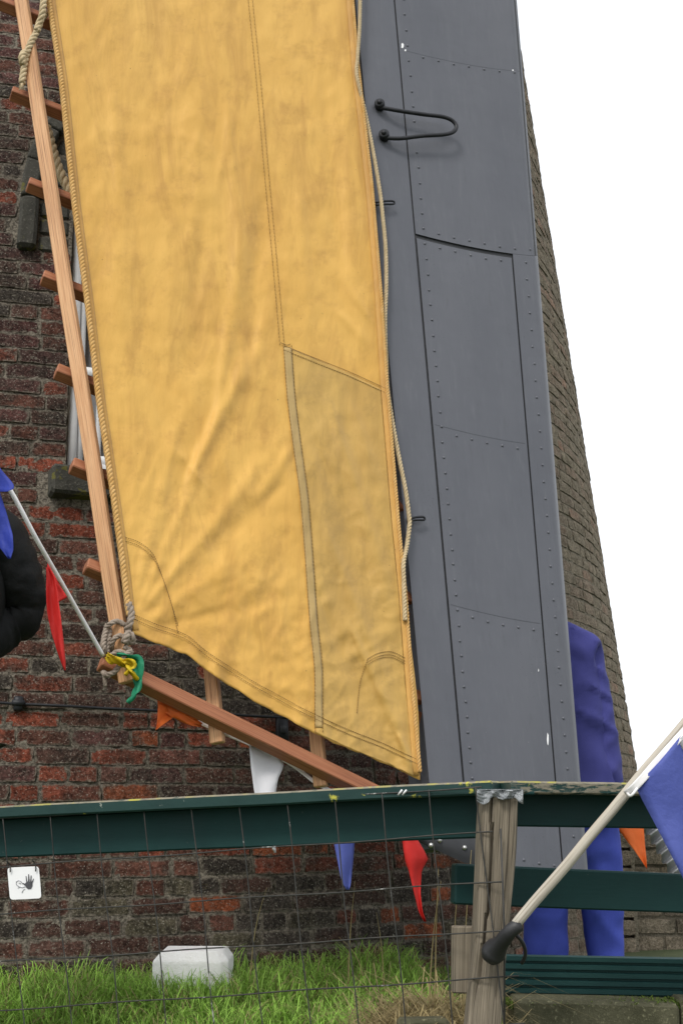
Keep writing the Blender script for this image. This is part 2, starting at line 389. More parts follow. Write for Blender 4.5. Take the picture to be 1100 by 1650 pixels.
M['zincsheet'] = simple('galvanised_corrugated_sheet', (.32, .33, .34), (.46, .47, .48), 10, .42, .15, 40, metal=.55)
M['foil'] = simple('crumpled_plastic_foil', (.16, .17, .18), (.40, .42, .43), 40, .25, .9, 60, metal=.3, dist=.01)
def vcol(name, rough=.7):
    t = NT(name); c = t.n('ShaderNodeVertexColor', layer_name='tint').outputs[0]
    t.b.inputs['Subsurface Weight'].default_value = 0
    tr = t.n('ShaderNodeBsdfTranslucent'); t.l(c, tr.inputs[0]); ms = t.n('ShaderNodeMixShader'); ms.inputs[0].default_value = .3
    t.done(c, rough, 0, .3); t.l(t.b.outputs[0], ms.inputs[1]); t.l(tr.outputs[0], ms.inputs[2]); t.l(ms.outputs[0], t.out.inputs[0]); return t.m
M['blade'] = vcol('grass_blades')
M['turf'] = simple('turf_soil', (.035, .05, .016), (.06, .075, .025), 9, .95, .8, 40)

# ------------------------------------------------------------------ ground
def gz(x, y):
    b = 0 if y > 4.4 else (-.12 * sstep(4.4, 3.0, y) if y > 3 else -.12 - .25 * (3 - max(y, .0)))
    return b + .15 * sstep(-.15, .30, x) * sstep(2.2, 3.0, y) * (1 - sstep(3.5, 4.0, y)) + .02 * noise.noise(Vector((x * 2, y * 2, 0)))
def axis_lines(fine0, fine1, step, far):
    a = []; q = fine0
    while q <= fine1: a.append(q); q += step
    k = step
    lo, hi = a[0], a[-1]
    while hi < far: k *= 1.6; hi += k; lo -= k; a.append(hi); a.insert(0, lo)
    return a
xs = axis_lines(-4, 4, .1, 1500); ys = axis_lines(0, 6, .1, 1500)
gb = MB(); nx = len(xs)
gv = [Vector((x, y, gz(x, y) if abs(x) < 6 and -3 < y < 8 else (gz(max(-6, min(6, x)), max(-3, min(8, y)))))) for y in ys for x in xs]
gf = [[j * nx + i, j * nx + i + 1, (j + 1) * nx + i + 1, (j + 1) * nx + i] for j in range(len(ys) - 1) for i in range(nx - 1)]
gb.add(gv, gf); tag(gb.build('ground', M['turf']), kind='structure')

# ------------------------------------------------------------------ brick tower
AX = Vector((-2.23, 8.82, 0)); R0, BAT = 4.27, .107
DC = Vector((-AX.x, -AX.y, 0)).normalized(); DE = Vector((-DC.y, DC.x, 0)); cb = 1 / math.hypot(1, BAT); sb = BAT * cb
def Rz(z): return R0 - BAT * z
def tw(th, z, off=0):
    rad = DC * math.cos(th) + DE * math.sin(th)
    nrm = rad * cb + Vector((0, 0, sb))
    return AX + rad * Rz(z) + Vector((0, 0, z)) + nrm * off
def tframe(th):
    rad = DC * math.cos(th) + DE * math.sin(th)
    return (-DC * math.sin(th) + DE * math.cos(th)), rad * cb + Vector((0, 0, sb)), -rad * sb + Vector((0, 0, cb))
def onwall(px, py):
    lo, hi = 3.0, 8.8
    for _ in range(50):
        m = (lo + hi) / 2; p = at(px, py, m)
        if math.hypot(p.x - AX.x, p.y - AX.y) > Rz(p.z): lo = m
        else: hi = m
    p = at(px, py, hi); d = Vector((p.x - AX.x, p.y - AX.y, 0))
    return math.atan2(d.dot(DE), d.dot(DC)), p.z
def project(p):
    y = p.y * cp + (p.z - CAMZ) * sp; u = -p.y * sp + (p.z - CAMZ) * cp
    return 550 + F * p.x / y, 825 - F * u / y
tower = empty('mill_tower', (AX.x, AX.y, 0), 'tapering round windmill tower of weathered dark red brick behind the yellow sail', 'windmill tower')
# window: jamb, sill and arch positions
wt0, wz_sill = onwall(108, 757); _, wz_spring = onwall(80, 325); wz_leg = onwall(60, 405)[1]
W_HALF = .58; WTC = wt0 + W_HALF / Rz(1.9); RING_IN, RING_OUT, HOOD_OUT = .62, .735, .815
def wloc(th, z): return (th - WTC) * Rz(z), z
def in_open(u, z, grow=0):
    if wz_sill <= z <= wz_spring: return abs(u) < W_HALF + grow
    if z > wz_spring: return math.hypot(u, z - wz_spring) < (HOOD_OUT if grow == 0 else HOOD_OUT + grow)
    return False
# mortar body
TH0, TH1, ZT = math.radians(-30), math.radians(88), 6.2
mb = MB(); nth, nz = 430, 270; idx = {}
vs = []
for j in range(nz + 1):
    z = -.25 + (ZT + .25) * j / nz
    for i in range(nth + 1):
        th = TH0 + (TH1 - TH0) * i / nth; p = tw(th, z)
        d = -.0072 + .002 * noise.noise(p * 14) + .0036 * noise.noise(p * 60)
        vs.append(tw(th, z, d))
fs = []
for j in range(nz):
    z = -.25 + (ZT + .25) * (j + .5) / nz
    for i in range(nth):
        th = TH0 + (TH1 - TH0) * (i + .5) / nth
        u, _ = wloc(th, z)
        if (wz_sill < z <= wz_spring and abs(u) < W_HALF) or (z > wz_spring and math.hypot(u, z - wz_spring) < RING_IN - .03): continue
        a = j * (nth + 1) + i; fs.append([a, a + 1, a + nth + 2, a + nth + 1])
mb.add(vs, fs)
# closed rest of the drum behind
nb_ = 60; vs = []; fs = []
for j, z in enumerate((-.25, ZT)):
    for i in range(nb_ + 1): vs.append(tw(TH1 + (2 * math.pi - (TH1 - TH0)) * i / nb_, z, -.009))
for i in range(nb_): fs.append([i, i + 1, nb_ + 2 + i, nb_ + 1 + i])
mb.add(vs, fs); mb.build('wall', M['mortar'], tower)
# bricks
def brick_variant(seed):
    r = random.Random(seed); vs = []; xs_ = (-.5, -.25, 0, .25, .5); zs_ = (-.5, 0, .5)
    for j, z in enumerate(zs_):
        for i, x in enumerate(xs_):
            e = (i in (0, 4)) + (j in (0, 2))
            y = (.002 * r.uniform(-1, 1.4)) - (0, .0028, .006)[e] * r.uniform(.3, 1.5)
            vs.append((x * (1 - .012 * (e == 2)) + r.uniform(-.02, .02), y, z * (1 - .03 * (e == 2)) + r.uniform(-.04, .04)))
    ring = [0, 1, 2, 3, 4, 9, 14, 13, 12, 11, 10, 5]
    b0 = len(vs)
    for k in ring: vs.append(vs[k])                 # own edge so that the arris stays crisp
    b = len(vs)
    for k in ring: vs.append((vs[k][0] * 1.0, -.045, vs[k][2] * 1.0))
    fs = []; uv = []
    for j in range(2):
        for i in range(4):
            a = j * 5 + i; fs.append((a, a + 1, a + 6, a + 5))
    for k in range(12):
        k2 = (k + 1) % 12; fs.append((b0 + k2, b0 + k, b + k, b + k2))
    cl = lambda q: min(1, max(0, q + .5))
    uv = [[(cl(vs[k][0]), cl(vs[k][2])) for k in f] for f in fs]
    return vs, fs, uv
BV = [brick_variant(100 + i) for i in range(14)]
BMESH = []
for i, (v_, f_, u_) in enumerate(BV):
    me = bpy.data.meshes.new('brick'); me.from_pydata(v_, [], f_); ul = me.uv_layers.new(name='UVMap'); ul.data.foreach_set('uv', [q for f in u_ for c in f for q in c]); me.polygons.foreach_set('use_smooth', [True] * len(f_)); me.materials.append(M['brick']); me.update(); BMESH.append(me)
PAL = {'dark': (.085, .046, .036), 'mid': (.125, .055, .040), 'plum': (.105, .050, .044), 'red': (.235, .066, .040), 'orange': (.33, .090, .038), 'soot': (.060, .049, .041), 'olive': (.10, .086, .058), 'pink': (.20, .085, .065)}
def brick_col(px, py, th):
    q = random.random()
    if th > math.radians(38): names = [('olive', .5), ('dark', .25), ('mid', .17), ('red', .08)]
    elif py > 1395: names = [('dark', .34), ('soot', .30), ('olive', .14), ('mid', .12), ('red', .07), ('orange', .03)]
    elif py > 1150: names = [('mid', .24), ('red', .42), ('dark', .10), ('orange', .10), ('plum', .08), ('pink', .06)]
    elif py > 930: names = [('dark', .36), ('soot', .34), ('mid', .2), ('red', .1)]
    else: names = [('dark', .24), ('mid', .30), ('plum', .22), ('red', .16), ('soot', .06), ('orange', .02)]
    for n_, p_ in names:
        q -= p_
        if q <= 0: break
    c = PAL[n_]; k = random.uniform(.75, 1.3); return tuple(x * k for x in c)
CH = .0690; bricks = []
row = 0; z = -.20
rs = random.Random(11)
while z < ZT - .1:
    zc = z + CH / 2; th = TH0 + rs.uniform(0, .05); even = row % 2
    while th < TH1:
        L = .213 if rs.random() < (.82 if even else .42) else .103
        L *= rs.uniform(.93, 1.05); g = rs.uniform(.007, .013)
        w_ = (L + g) / Rz(zc); a0, a1 = th, th + L / Rz(zc); th += w_
        u0, _ = wloc(a0, zc); u1, _ = wloc(a1, zc); Rr = Rz(zc)
        # cut the courses against the window opening and its arch ring
        if wz_sill - .16 < zc < wz_leg - .01:
            e = W_HALF if zc > wz_sill else W_HALF + .10
            if zc <= wz_sill and zc > wz_sill - .155: e = W_HALF + .11
            if u0 > -e and u1 < e: continue
            if u0 < -e < u1: a1 = a0 + (-e - .004 - u0) / Rr
            elif u0 < e < u1: a0 = a1 - (u1 - e - .004) / Rr
        if zc >= wz_leg - .01:
            dz = max(0, zc - wz_spring)
            if dz < HOOD_OUT + .03:
                e = math.sqrt(max(0, (HOOD_OUT + .012) ** 2 - max(0, dz - .025) ** 2))
                if u0 > -e and u1 < e: continue
                if u0 < -e < u1: a1 = a0 + (-e - u0) / Rr
                elif u0 < e < u1: a0 = a1 - (u1 - e) / Rr
        if (a1 - a0) * Rr < .035: continue
        bricks.append(((a0 + a1) / 2, zc + rs.uniform(-.003, .003), (a1 - a0) * Rr, .0600 * rs.uniform(.94, 1.05), rs.uniform(-.0035, .003)))
    z += CH; row += 1
HEMT = [(35, 0), (205, 1100)]
CL = [(68, -80), (80, 0), (100, 130), (121, 330), (141, 480), (160, 640), (181, 780), (198, 900), (208, 985), (216, 1018)]
CR = [(560, -80), (567, 0), (575, 100), (598, 300), (613, 480), (622, 620), (641, 850), (652, 960), (662, 1100), (676, 1257)]
def hidden(px, py):
    if px < 0 or py < 0 or px > 1100 or py > 1585: return True
    if py < 1395 and lerpc(CL, min(py, 1018)) + 4 < px < 835 + .0816 * py - 4:
        if px > 570 + .096 * py: return True
        if py < 1018: return True
        if py < 1018 + (px - 216) * .51: return True
    if px < 770 and 1303 - .053 * px < py < 1368 - .033 * px: return True
    if px > 800 and (1258 < py < 1332 or 1400 < py < 1465 or py > 1545): return True
    if 765 < px < 825 and py > 1270: return True
    return False
scored = []
for k, (th, zc, L, h, off) in enumerate(bricks):
    c = tw(th, zc); tx, nn, up = tframe(th)
    px, py = project(c); vis = 0
    to = (Vector((0, 0, CAMZ)) - c).normalized(); fac = max(0, nn.dot(to))
    n_ = sum(not hidden(*project(c + tx * L * a + up * h * b)) for a in (-.4, 0, .4) for b in (-.4, .4))
    scored.append((n_ / 6 * fac * L * h / c.y ** 2, k, px, py))
top = set(k for s_, k, _, _ in sorted(scored, reverse=True)[:300] if s_ > 0)
mass = MB()
for s_, k, px, py in scored:
    th, zc, L, h, off = bricks[k]; tx, nn, up = tframe(th); c = tw(th, zc, off); col = brick_col(px, py, th)
    rot = random.uniform(-.012, .012); tx2 = tx * math.cos(rot) + up * math.sin(rot); up2 = up * math.cos(rot) - tx * math.sin(rot)
    vi = random.randrange(14)
    if k in top:
        o = bpy.data.objects.new('brick', BMESH[vi]); COL.objects.link(o); o.parent = tower
        m = Matrix((tx2 * L, nn, up2 * h)).transposed().to_4x4(); m.translation = c - ORG[tower.name]; o.matrix_basis = m; o.color = (*col, 1)
    else:
        v_, f_, u_ = BV[vi]; mass.add([c + tx2 * (x * L) + nn * y + up2 * (zz * h) for x, y, zz in v_], f_, u_, col)
tag(mass.build('brick_courses', M['brickv'], tower, usecol=True, recalc=False), kind='stuff')
# window: deep set frame, panes, sill, arch stones and hood
def wp(u, z, off): return tw(WTC + u / Rz(z), z, off)
wb = MB(); wb.grid(lambda a, b: wp(-W_HALF - .05 + a * (2 * W_HALF + .1), wz_sill - .02 + b * (wz_spring - wz_sill + .62), -.105), 8, 20)
win = wb.build('window', M['panel'], tower)
def wbar(mb_, u0, z0, u1, z1, wdt, off, dep=.05):
    mb_.beam(wp(u0, z0, off), wp(u1, z1, off), wdt, dep, tframe(WTC)[1], .004, 6)
zt = onwall(135, 410)[1]; zm = onwall(145, 590)[1]; H = W_HALF
def frame_piece(name, *bars):
    m_ = MB()
    for b in bars: wbar(m_, *b)
    return m_.build(name, M['frame'], win)
frame_piece('frame', (-H + .02, wz_sill + .012, -H + .02, wz_spring, .04, -.055), (H - .02, wz_sill + .012, H - .02, wz_spring, .04, -.055), (-H, wz_sill + .03, H, wz_sill + .03, .05, -.057))
frame_piece('transom', (-H + .06, zt, H - .06, zt, .055, -.053), (-H + .06, zt - .04, H - .06, zt - .04, .02, -.063))
frame_piece('sash', (-H + .054, wz_sill + .06, -H + .054, zt - .05, .026, -.065, .035), (-.0, wz_sill + .06, 0, zt - .05, .05, -.064, .035), (H - .054, wz_sill + .06, H - .054, zt - .05, .026, -.065, .035), (-H + .07, zm, H - .07, zm, .04, -.062, .03), (-H + .12, wz_sill + .075, H - .12, wz_sill + .075, .04, -.067, .03))
for u_ in (-.445, -.22, .22, .445): frame_piece('muntin', (u_, wz_sill + .09, u_, zm - .02, .022, -.072, .02)); frame_piece('muntin', (u_, zm + .02, u_, zt - .05, .022, -.072, .02))
for s_ in (-1, 1):
    for (z0, z1) in ((wz_sill + .09, zm - .02), (zm + .02, zt - .05)):
        g_ = MB(); g_.grid(lambda a, b: wp(s_ * (.02 + a * (H - .085)), z0 + b * (z1 - z0), -.085), 4, 4); g_.build('pane', M['glass'], win)
# reveals
rv = MB()
for s_ in (-1, 1): rv.grid(lambda a, b: wp(s_ * (W_HALF + .002), wz_sill + b * (wz_spring - wz_sill), -.15 + a * .148), 4, 20)
rv.grid(lambda a, b: tw(WTC + (RING_IN - .01) * math.cos(math.pi * b) / Rz(3.), wz_spring + (RING_IN - .01) * math.sin(math.pi * b), -.15 + a * .14), 4, 30)
rv.build('window_reveal', M['mortar'], tower)
sl = MB(); sm_ = []
n0 = tframe(WTC)[1]
sl.beam(wp(-W_HALF - .075, wz_sill - .065, -.03), wp(W_HALF + .075, wz_sill - .065, -.03), .125, .22, n0, .012, 10, .004)
sl.build('window_sill', M['hood'], tower, smooth=False)
def arch_stone(name, r0, r1, a0, a1, o0, o1, mat):
    m_ = MB(); vs = []
    for o_ in (o0, o1):
        for r_ in (r0, r1):
            for a in (a0, (a0 + a1) / 2, a1):
                rr = r_ + random.uniform(-.006, .006); u = -rr * math.cos(a); zz = wz_spring + rr * math.sin(a)
                vs.append(wp(u, zz, o_ + random.uniform(-.004, .004)))
    I = lambda o_, r_, k: o_ * 6 + r_ * 3 + k
    fs = []
    for k in range(2):
        fs += [[I(1, 0, k), I(1, 0, k + 1), I(1, 1, k + 1), I(1, 1, k)], [I(0, 0, k), I(0, 1, k), I(0, 1, k + 1), I(0, 0, k + 1)],
               [I(0, 0, k), I(0, 0, k + 1), I(1, 0, k + 1), I(1, 0, k)], [I(0, 1, k), I(1, 1, k), I(1, 1, k + 1), I(0, 1, k + 1)]]
    fs += [[I(0, 0, 0), I(1, 0, 0), I(1, 1, 0), I(0, 1, 0)], [I(0, 0, 2), I(0, 1, 2), I(1, 1, 2), I(1, 0, 2)]]
    m_.add(vs, fs); o = m_.build(name, mat, tower, smooth=False)
    bv = o.modifiers.new('worn', 'BEVEL'); bv.width = .012; bv.segments = 3; return o
nv_ = 26
for k in range(nv_):
    a = math.pi * k / nv_; arch_stone('arch_brick', RING_IN - .02, RING_OUT - .008, a + .010, a + math.pi / nv_ - .010, -.13, .004 + random.uniform(-.006, .006), M['hood'])
nv_ = 13
for k in range(nv_):
    a = math.pi * k / nv_; arch_stone('hood_stone', RING_OUT, HOOD_OUT, a + .001, a + math.pi / nv_ - .001, -.05, .045 + random.uniform(-.006, .006), M['hood'])
for s_ in (-1, 1):          # straight legs of the arch down to the impost
    nl = 3
    for k in range(nl):
        za, zb = wz_leg + (wz_spring - wz_leg) * k / nl + .004, wz_leg + (wz_spring - wz_leg) * (k + 1) / nl - .004
        m_ = MB(); u_ = s_ * (RING_IN - .02 + RING_OUT - .008) / 2; m_.beam(wp(u_, za, -.06), wp(u_, zb, -.06), RING_OUT - RING_IN + .01, .13, tframe(WTC + u_ / 4)[1], .01, 2, .003); m_.build('arch_brick', M['hood'], tower, smooth=False)
    u_ = s_ * (RING_OUT + HOOD_OUT) / 2; m_ = MB(); m_.beam(wp(u_, wz_leg, 0), wp(u_, wz_spring - .004, 0), HOOD_OUT - RING_OUT, .10, tframe(WTC + u_ / 4)[1], .014, 8, .012); m_.build('hood_stone', M['hood'], tower, smooth=False)
# iron cable along the wall with its fixings
cable = empty('iron_wall_rod', tw(*onwall(30, 1135), 0), 'thin black iron rod running level along the brick wall below the sail', 'rod')
cm = MB(); pts = []
for k in range(40):
    px = -60 + 560 * k / 39; th, zz = onwall(px, 1134 + (px) * .052 + (3 if k % 2 else 0) * 0); pts.append(tw(th, zz, .022 + .003 * math.sin(k * .7)))
cm.tube(pts, .0055, 8); cm.build('rod', M['black'], cable)
for px, py in ((30, 1136),):
    th, zz = onwall(px, py); tx, nn, up = tframe(th); c = MB(); c.beam(tw(th, zz - .025, .012), tw(th, zz + .03, .012), .035, .03, nn, .005); c.beam(tw(th - .006, zz + .004, .02), tw(th + .006, zz + .004, .02), .022, .03, nn, .005); c.build('clamp', M['black'], cable)
th, zz = onwall(452, 1176); tx, nn, up = tframe(th); c = MB()
c.beam(tw(th, zz - .045, .014), tw(th, zz + .05, .014), .052, .02, nn, .004); br = c.build('bracket', M['black'], cable)
c = MB(); c.beam(tw(th, zz - .018, .027), tw(th, zz + .012, .027), .024, .01, nn, .002); c.build('slot_cover', M['steelcore'], br)

# ------------------------------------------------------------------ windmill sail: lattice and leading board
def xh(py): return 35 + .1545 * py
def ys(px, py): return 3.70 + .00028 * (1100 - py) + .0011 * (px - xh(py))
def sail(px, py, off=0): return at(px, py, ys(px, py) + off)
base = sail(690, 1395)
frame = empty('windmill_sail_frame', base, 'slanting windmill sail with wooden lattice at left and riveted dark grey leading board', 'windmill sail')
NS = Vector((-.32, -.93, .18)).normalized()
RN = Vector((-.30, -.78, .55)).normalized()
def along(px0, py0, px1, py1, off, w_, d_, name, mat, ex=1, seg=10, wob=.002):
    m_ = MB(); m_.beam(sail(px0, py0, off), sail(px1, py1, off), w_, d_, NS, .003, seg, wob); return m_.build(name, mat, frame, smooth=False)
hl = along(xh(-260), -260, 205, 1100, -.028, .0475, .026, 'hem_lath', M['lath'], wob=.003)
along(296, 560, 351, 1198, .042, .042, .03, 'inner_lath', M['lath']); along(463, 560, 517, 1268, .042, .042, .03, 'inner_lath', M['lath'])
RUNGS = [(-110, -5, -140), (-3, 12, 3), (18, 150, 0), (45, 297, 0), (68, 447, 0), (90, 598, 0), (115, 750, 0), (138, 912, 0)]
sc = MB()
for i, (x0, y0, _) in enumerate(RUNGS):
    if i == 0: x0, y0 = xh(-145) - 45, -150
    if i == 1: x0, y0 = -5, 3
    m_ = MB(); dx = 560
    m_.beam(sail(x0, y0, .006), sail(x0 + dx, y0 + dx * .40, .02), .043, .042, RN, .003, 6, .001); m_.build('rung', M['rung'], frame, smooth=False)
    yy = y0 + .42 * (xh(y0) - x0) + 2; p = sail(xh(yy) + 2, yy, -.041)
    sc = MB(); sc.tube([p, p + NS * .004], [.0065, .005], 8); sc.build('screw', M['zinc'], hl)
m_ = MB(); m_.beam(sail(163, 1066, .006), sail(672, 1313, .006), .046, .046, RN, .003, 8, .001); m_.build('rung', M['rung'], frame, smooth=False)
# a further rung end showing between sail cloth and board
for px, py in ((632, 1140), (628, 985)):
    m_ = MB(); m_.beam(sail(px - 60, py - 24, .03), sail(px + 46, py + 20, .03), .046, .03, NS, .003); m_.build('rung', M['rung'], frame, smooth=False)
# leading board
def xL(y): return 572 + .094 * y
def xS(y): return 635 + .088 * y
def xR(y): return 835 + .0816 * y
def xA(y): return 828 + .0825 * (y - 410)
def bpt(y0, px, off=0):
    s_, r_ = xS(y0), xR(y0); q = (px - s_) / (r_ - s_)
    drop = 36 * (1 - (1 - max(0, min(1, q))) ** 1.5) if q > 0 else q * 26
    py = y0 + drop
    nose = .05 * max(0, (q - .965) / .035) ** 2
    bulge = -.012 * math.sin(math.pi * max(0, min(1, q)))
    return at(px, py, ys(px, py) - .03 + nose + bulge + off)
YT, YB = -330, 1378
def plate(name, fx0, fx1, y0, y1, nu, nv, mat=M['steel'], parent=None, fold=True):
    m_ = MB()
    def fn(a, b):
        y = y0 + (y1 - y0) * b; px = fx0(y) + (fx1(y) - fx0(y)) * a; return bpt(y, px)
    m_.grid(fn, nu, nv); b0 = len(m_.v)
    # returned edges give the plate thickness
    rim = [(i, 0) for i in range(nu + 1)] + [(nu, j) for j in range(1, nv + 1)] + [(i, nv) for i in range(nu - 1, -1, -1)] + [(0, j) for j in range(nv - 1, 0, -1)]
    ring = [j * (nu + 1) + i for i, j in rim]
    for k in ring: m_.v.append(m_.v[k] + Vector((0, .006, 0))); m_.col.append((1, 1, 1))
    n_ = len(ring)
    for k in range(n_): m_.f.append([ring[k], ring[(k + 1) % n_], b0 + (k + 1) % n_, b0 + k]); m_.uv.append(None)
    o = m_.build(name, mat, parent or frame, smooth=True)
    es = o.modifiers.new('split', 'EDGE_SPLIT'); es.split_angle = math.radians(50)
    return o
core = MB(); secs = 24
def corepts(y):
    P = [bpt(y, xL(y) + 3, .012)] + [bpt(y, xS(y) + (xR(y) - 2.5 - xS(y)) * q, .008) for q in (0, .25, .5, .75, .9, .97, 1)]
    r = bpt(y, xR(y) - 3); l = bpt(y, xL(y))
    P += [r + Vector((.004, .10, 0)), r + Vector((-.03, .17, 0)), l + Vector((.02, .15, 0)), l + Vector((0.0, .09, 0))]
    return P
ring_n = 12; vs = []
for j in range(secs + 1): vs += corepts(YT + (YB - YT) * j / secs)
fs = [[j * ring_n + k, j * ring_n + (k + 1) % ring_n, (j + 1) * ring_n + (k + 1) % ring_n, (j + 1) * ring_n + k] for j in range(secs) for k in range(ring_n)]
fs += [list(range(ring_n)), [secs * ring_n + k for k in range(ring_n)]]
core.add(vs, fs); board = core.build('leading_board', M['steelcore'], frame, smooth=False)
plate('front_plate', xL, lambda y: xS(y) - 1.2, YT, YB - 26, 4, 60, parent=board)
upper = plate('upper_panel', lambda y: xS(y) + 1.2, xR, YT, 376, 24, 40, parent=board)
plate('access_panel', lambda y: xS(y) + 2.2, lambda y: xA(y) - 2.2, 383, YB, 18, 50, parent=board)
plate('edge_strip', lambda y: xA(y) + .3, xR, 376.4, YB, 8, 50, parent=board)
# lap joints: thin sheet edges across the panels
for (y0, xa, xb) in ((78, lambda y: xS(y) + 6, xR), (682, xS, xA), (972, xS, xA)):
    lap = MB(); lap.grid(lambda a, b: bpt(y0 + b * 1.6, xa(y0) + 5 + (xb(y0) - xa(y0) - 10) * a, -.0012 * (1 - b)), 20, 1)
    lap.build('lap_joint', M['steel'], board, smooth=False)
rv = MB()
def rivet(y0, px, r=.0056):
    c = bpt(y0, px); n = Vector((-.12, -.97, .2)).normalized(); a = n.orthogonal().normalized(); b = n.cross(a); vs = []
    for k, (rr, hh) in enumerate(((1, -.1), (.95, .28), (.6, .58))):
        for q in range(8): vs.append(c + (a * math.cos(q * math.pi / 4) + b * math.sin(q * math.pi / 4)) * r * rr + n * r * hh)
    vs.append(c + n * r * .7)
    fs = [[k * 8 + q, k * 8 + (q + 1) % 8, (k + 1) * 8 + (q + 1) % 8, (k + 1) * 8 + q] for k in range(2) for q in range(8)] + [[16 + q, 16 + (q + 1) % 8, 24] for q in range(8)]
    rv.add(vs, fs)
y = -300
while y < 1375:
    if abs(y - 377) > 9: rivet(y + random.uniform(-1, 1), xS(y) + 15 + random.uniform(-.6, .6))
    y += 24.6
y = 388
while y < 1370: rivet(y, xA(y) + 20 + random.uniform(-.6, .6)); y += 27.2
for y0 in (82, 367, 390, 692, 985, 1364):
    xa = xS(y0) + 15; xb = (xR(y0) - 6) if y0 < 370 else xA(y0) - 8
    k = xa + 24
    while k < xb + 4: rivet(y0 + random.uniform(-.7, .7), k); k += 24.5
tag(rv.build('rivets', M['steel'], board), kind='stuff')
# hand grip: bent bar on two bolts
def onb(px, py, off=0):
    y0 = py
    for _ in range(30): y0 += py - project(bpt(y0, px, 0))[1]
    return bpt(y0, px, off)
grip = MB(); pts = [onb(613, 173, -.022), onb(640, 178, -.045), onb(680, 184, -.055), onb(712, 188, -.06), onb(728, 194, -.06), onb(735, 204, -.06), onb(729, 213, -.06), onb(712, 217, -.06), onb(680, 219, -.055), onb(645, 223, -.045), onb(620, 222, -.022)]
grip.tube(resample(pts, 60), .0085, 10); gr = grip.build('hand_grip', M['black'], frame)
for px, py in ((612, 173), (619, 222)):
    b_ = MB(); p = onb(px, py, 0); d = Vector((-.1, -.98, .1)).normalized()
    b_.tube([p, p + d * .030, p + d * .034], [.021, .021, .017], 14); b_.tube([p + d * .033, p + d * .042], [.012, .010], 6); b_.build('bolt', M['black'], gr)
# rope hooks
for px, py, le in ((604, 323, 31), (657, 832, 27)):
    h_ = MB(); h_.tube(resample([onb(px, py + 4, .0), onb(px + 3, py + 3, -.028), onb(px + 16, py + 1, -.034), onb(px + le - 2, py + 1, -.03), onb(px + le, py + 4, -.026), onb(px + le - 2, py + 6, -.026), onb(px + 12, py + 6, -.032), onb(px + 1, py + 8, -.02), onb(px, py + 9, 0)], 30), .0042, 8)
    h_.build('rope_hook', M['black'], frame)
# scraped paint
ch = MB()
for px, py, w_, h_ in ((648, 74, 5, 9), (653, 81, 3, 4), (882, 1192, 3, 26), (826, 113, 3, 3), (867, 1080, 1.6, 5)):
    c = onb(px, py, -.0016); vs = [onb(px + w_ * .5 * math.cos(q * .8) * random.uniform(.5, 1.2), py + h_ * .5 * math.sin(q * .8) * random.uniform(.6, 1.2), -.0016) for q in range(8)]
    ch.add(vs + [c], [[q, (q + 1) % 8, 8] for q in range(8)])
tag(ch.build('paint_chip', M['white'], board), 'bare white chips in the grey paint')
# dark end bracket under the board and back spar
eb = MB(); eb.grid(lambda a, b: sail(664 + 112 * a, 1336 + 10 * a + b * (16 + 32 * min(1, a * 1.3)), -.03 - .012 * math.sin(math.pi * b)), 8, 6)
eb.grid(lambda a, b: sail(664 + 112 * a, 1352 + 10 * a + 32 * min(1, a * 1.3), -.03 + .17 * b), 8, 3)
eb.grid(lambda a, b: sail(664, 1336 + 16 * b, -.03 + .15 * a), 3, 3)
bk = eb.build('end_bracket', M['steelcore'], frame)
for px, py in ((681, 1347), (708, 1354), (748, 1366), (694, 1362), (672, 1366)):
    p = sail(px, py, -.042); b_ = MB(); b_.tube([p, p + NS * .008], [.009, .006], 8); b_.build('bolt', M['zinc'], bk)
sp_ = MB(); sp_.beam(sail(560, -300, .12), sail(694, 1372, .12), .10, .07, NS, .005, 4); sp_.build('stock', M['steel'], frame, smooth=False)
sp_ = MB(); sp_.beam(sail(600, 300, .03), sail(700, 1345, .03), .05, .03, NS, .003, 4); sp_.build('back_plate', M['steel'], frame, smooth=False)

# ------------------------------------------------------------------ yellow sailcloth
BOT = [(214, 1020), (250, 1036), (300, 1054), (335, 1082), (400, 1124), (450, 1152), (495, 1176), (560, 1206), (620, 1230), (676, 1257)]
def ybot(px):
    return lerpc([(y, x) for x, y in BOT], px)
def fold(px, py, x0, y0, x1, y1, amp, wd):
    dx, dy = x1 - x0, y1 - y0; L2 = dx * dx + dy * dy; L = math.sqrt(L2)
    t = ((px - x0) * dx + (py - y0) * dy) / L2; d = ((px - x0) * dy - (py - y0) * dx) / L
    e = sstep(-.08, .15, t) * (1 - sstep(.7, 1.1, t)); ww = wd * (.55 + .9 * max(0, min(1, t)))
    return amp * e * math.exp(-(d / ww) ** 2)
FOLDS = [(222, 985, 345, 700, .013, 9), (225, 990, 470, 690, .012, 11), (235, 960, 380, 560, -.010, 14), (218, 965, 300, 640, .009, 12), (240, 1000, 470, 850, .010, 14), (250, 1010, 480, 960, -.008, 12),
         (300, 780, 410, 560, .014, 11), (345, 690, 405, 300, .010, 14), (400, 600, 430, 250, -.007, 14), (530, 650, 655, 1040, .012, 13), (505, 700, 610, 1000, -.010, 14), (560, 640, 655, 900, .008, 12), (520, 840, 660, 1200, .011, 12), (500, 940, 640, 1230, -.008, 14), (560, 1000, 672, 1245, .010, 9),
         (560, 100, 570, 560, .006, 16), (520, 120, 560, 560, -.006, 14), (600, 520, 530, 420, .006, 8), (540, 500, 600, 560, .006, 8), (640, 1180, 672, 1250, .010, 7), (170, 300, 240, 900, .006, 22), (300, 0, 330, 500, .006, 30),
         (365, 160, 395, 480, .006, 10), (330, 340, 300, 640, -.006, 18), (480, 300, 500, 540, .006, 12), (180, 130, 215, 560, .006, 14), (470, 720, 400, 830, .008, 12), (455, 780, 330, 900, -.007, 14)]
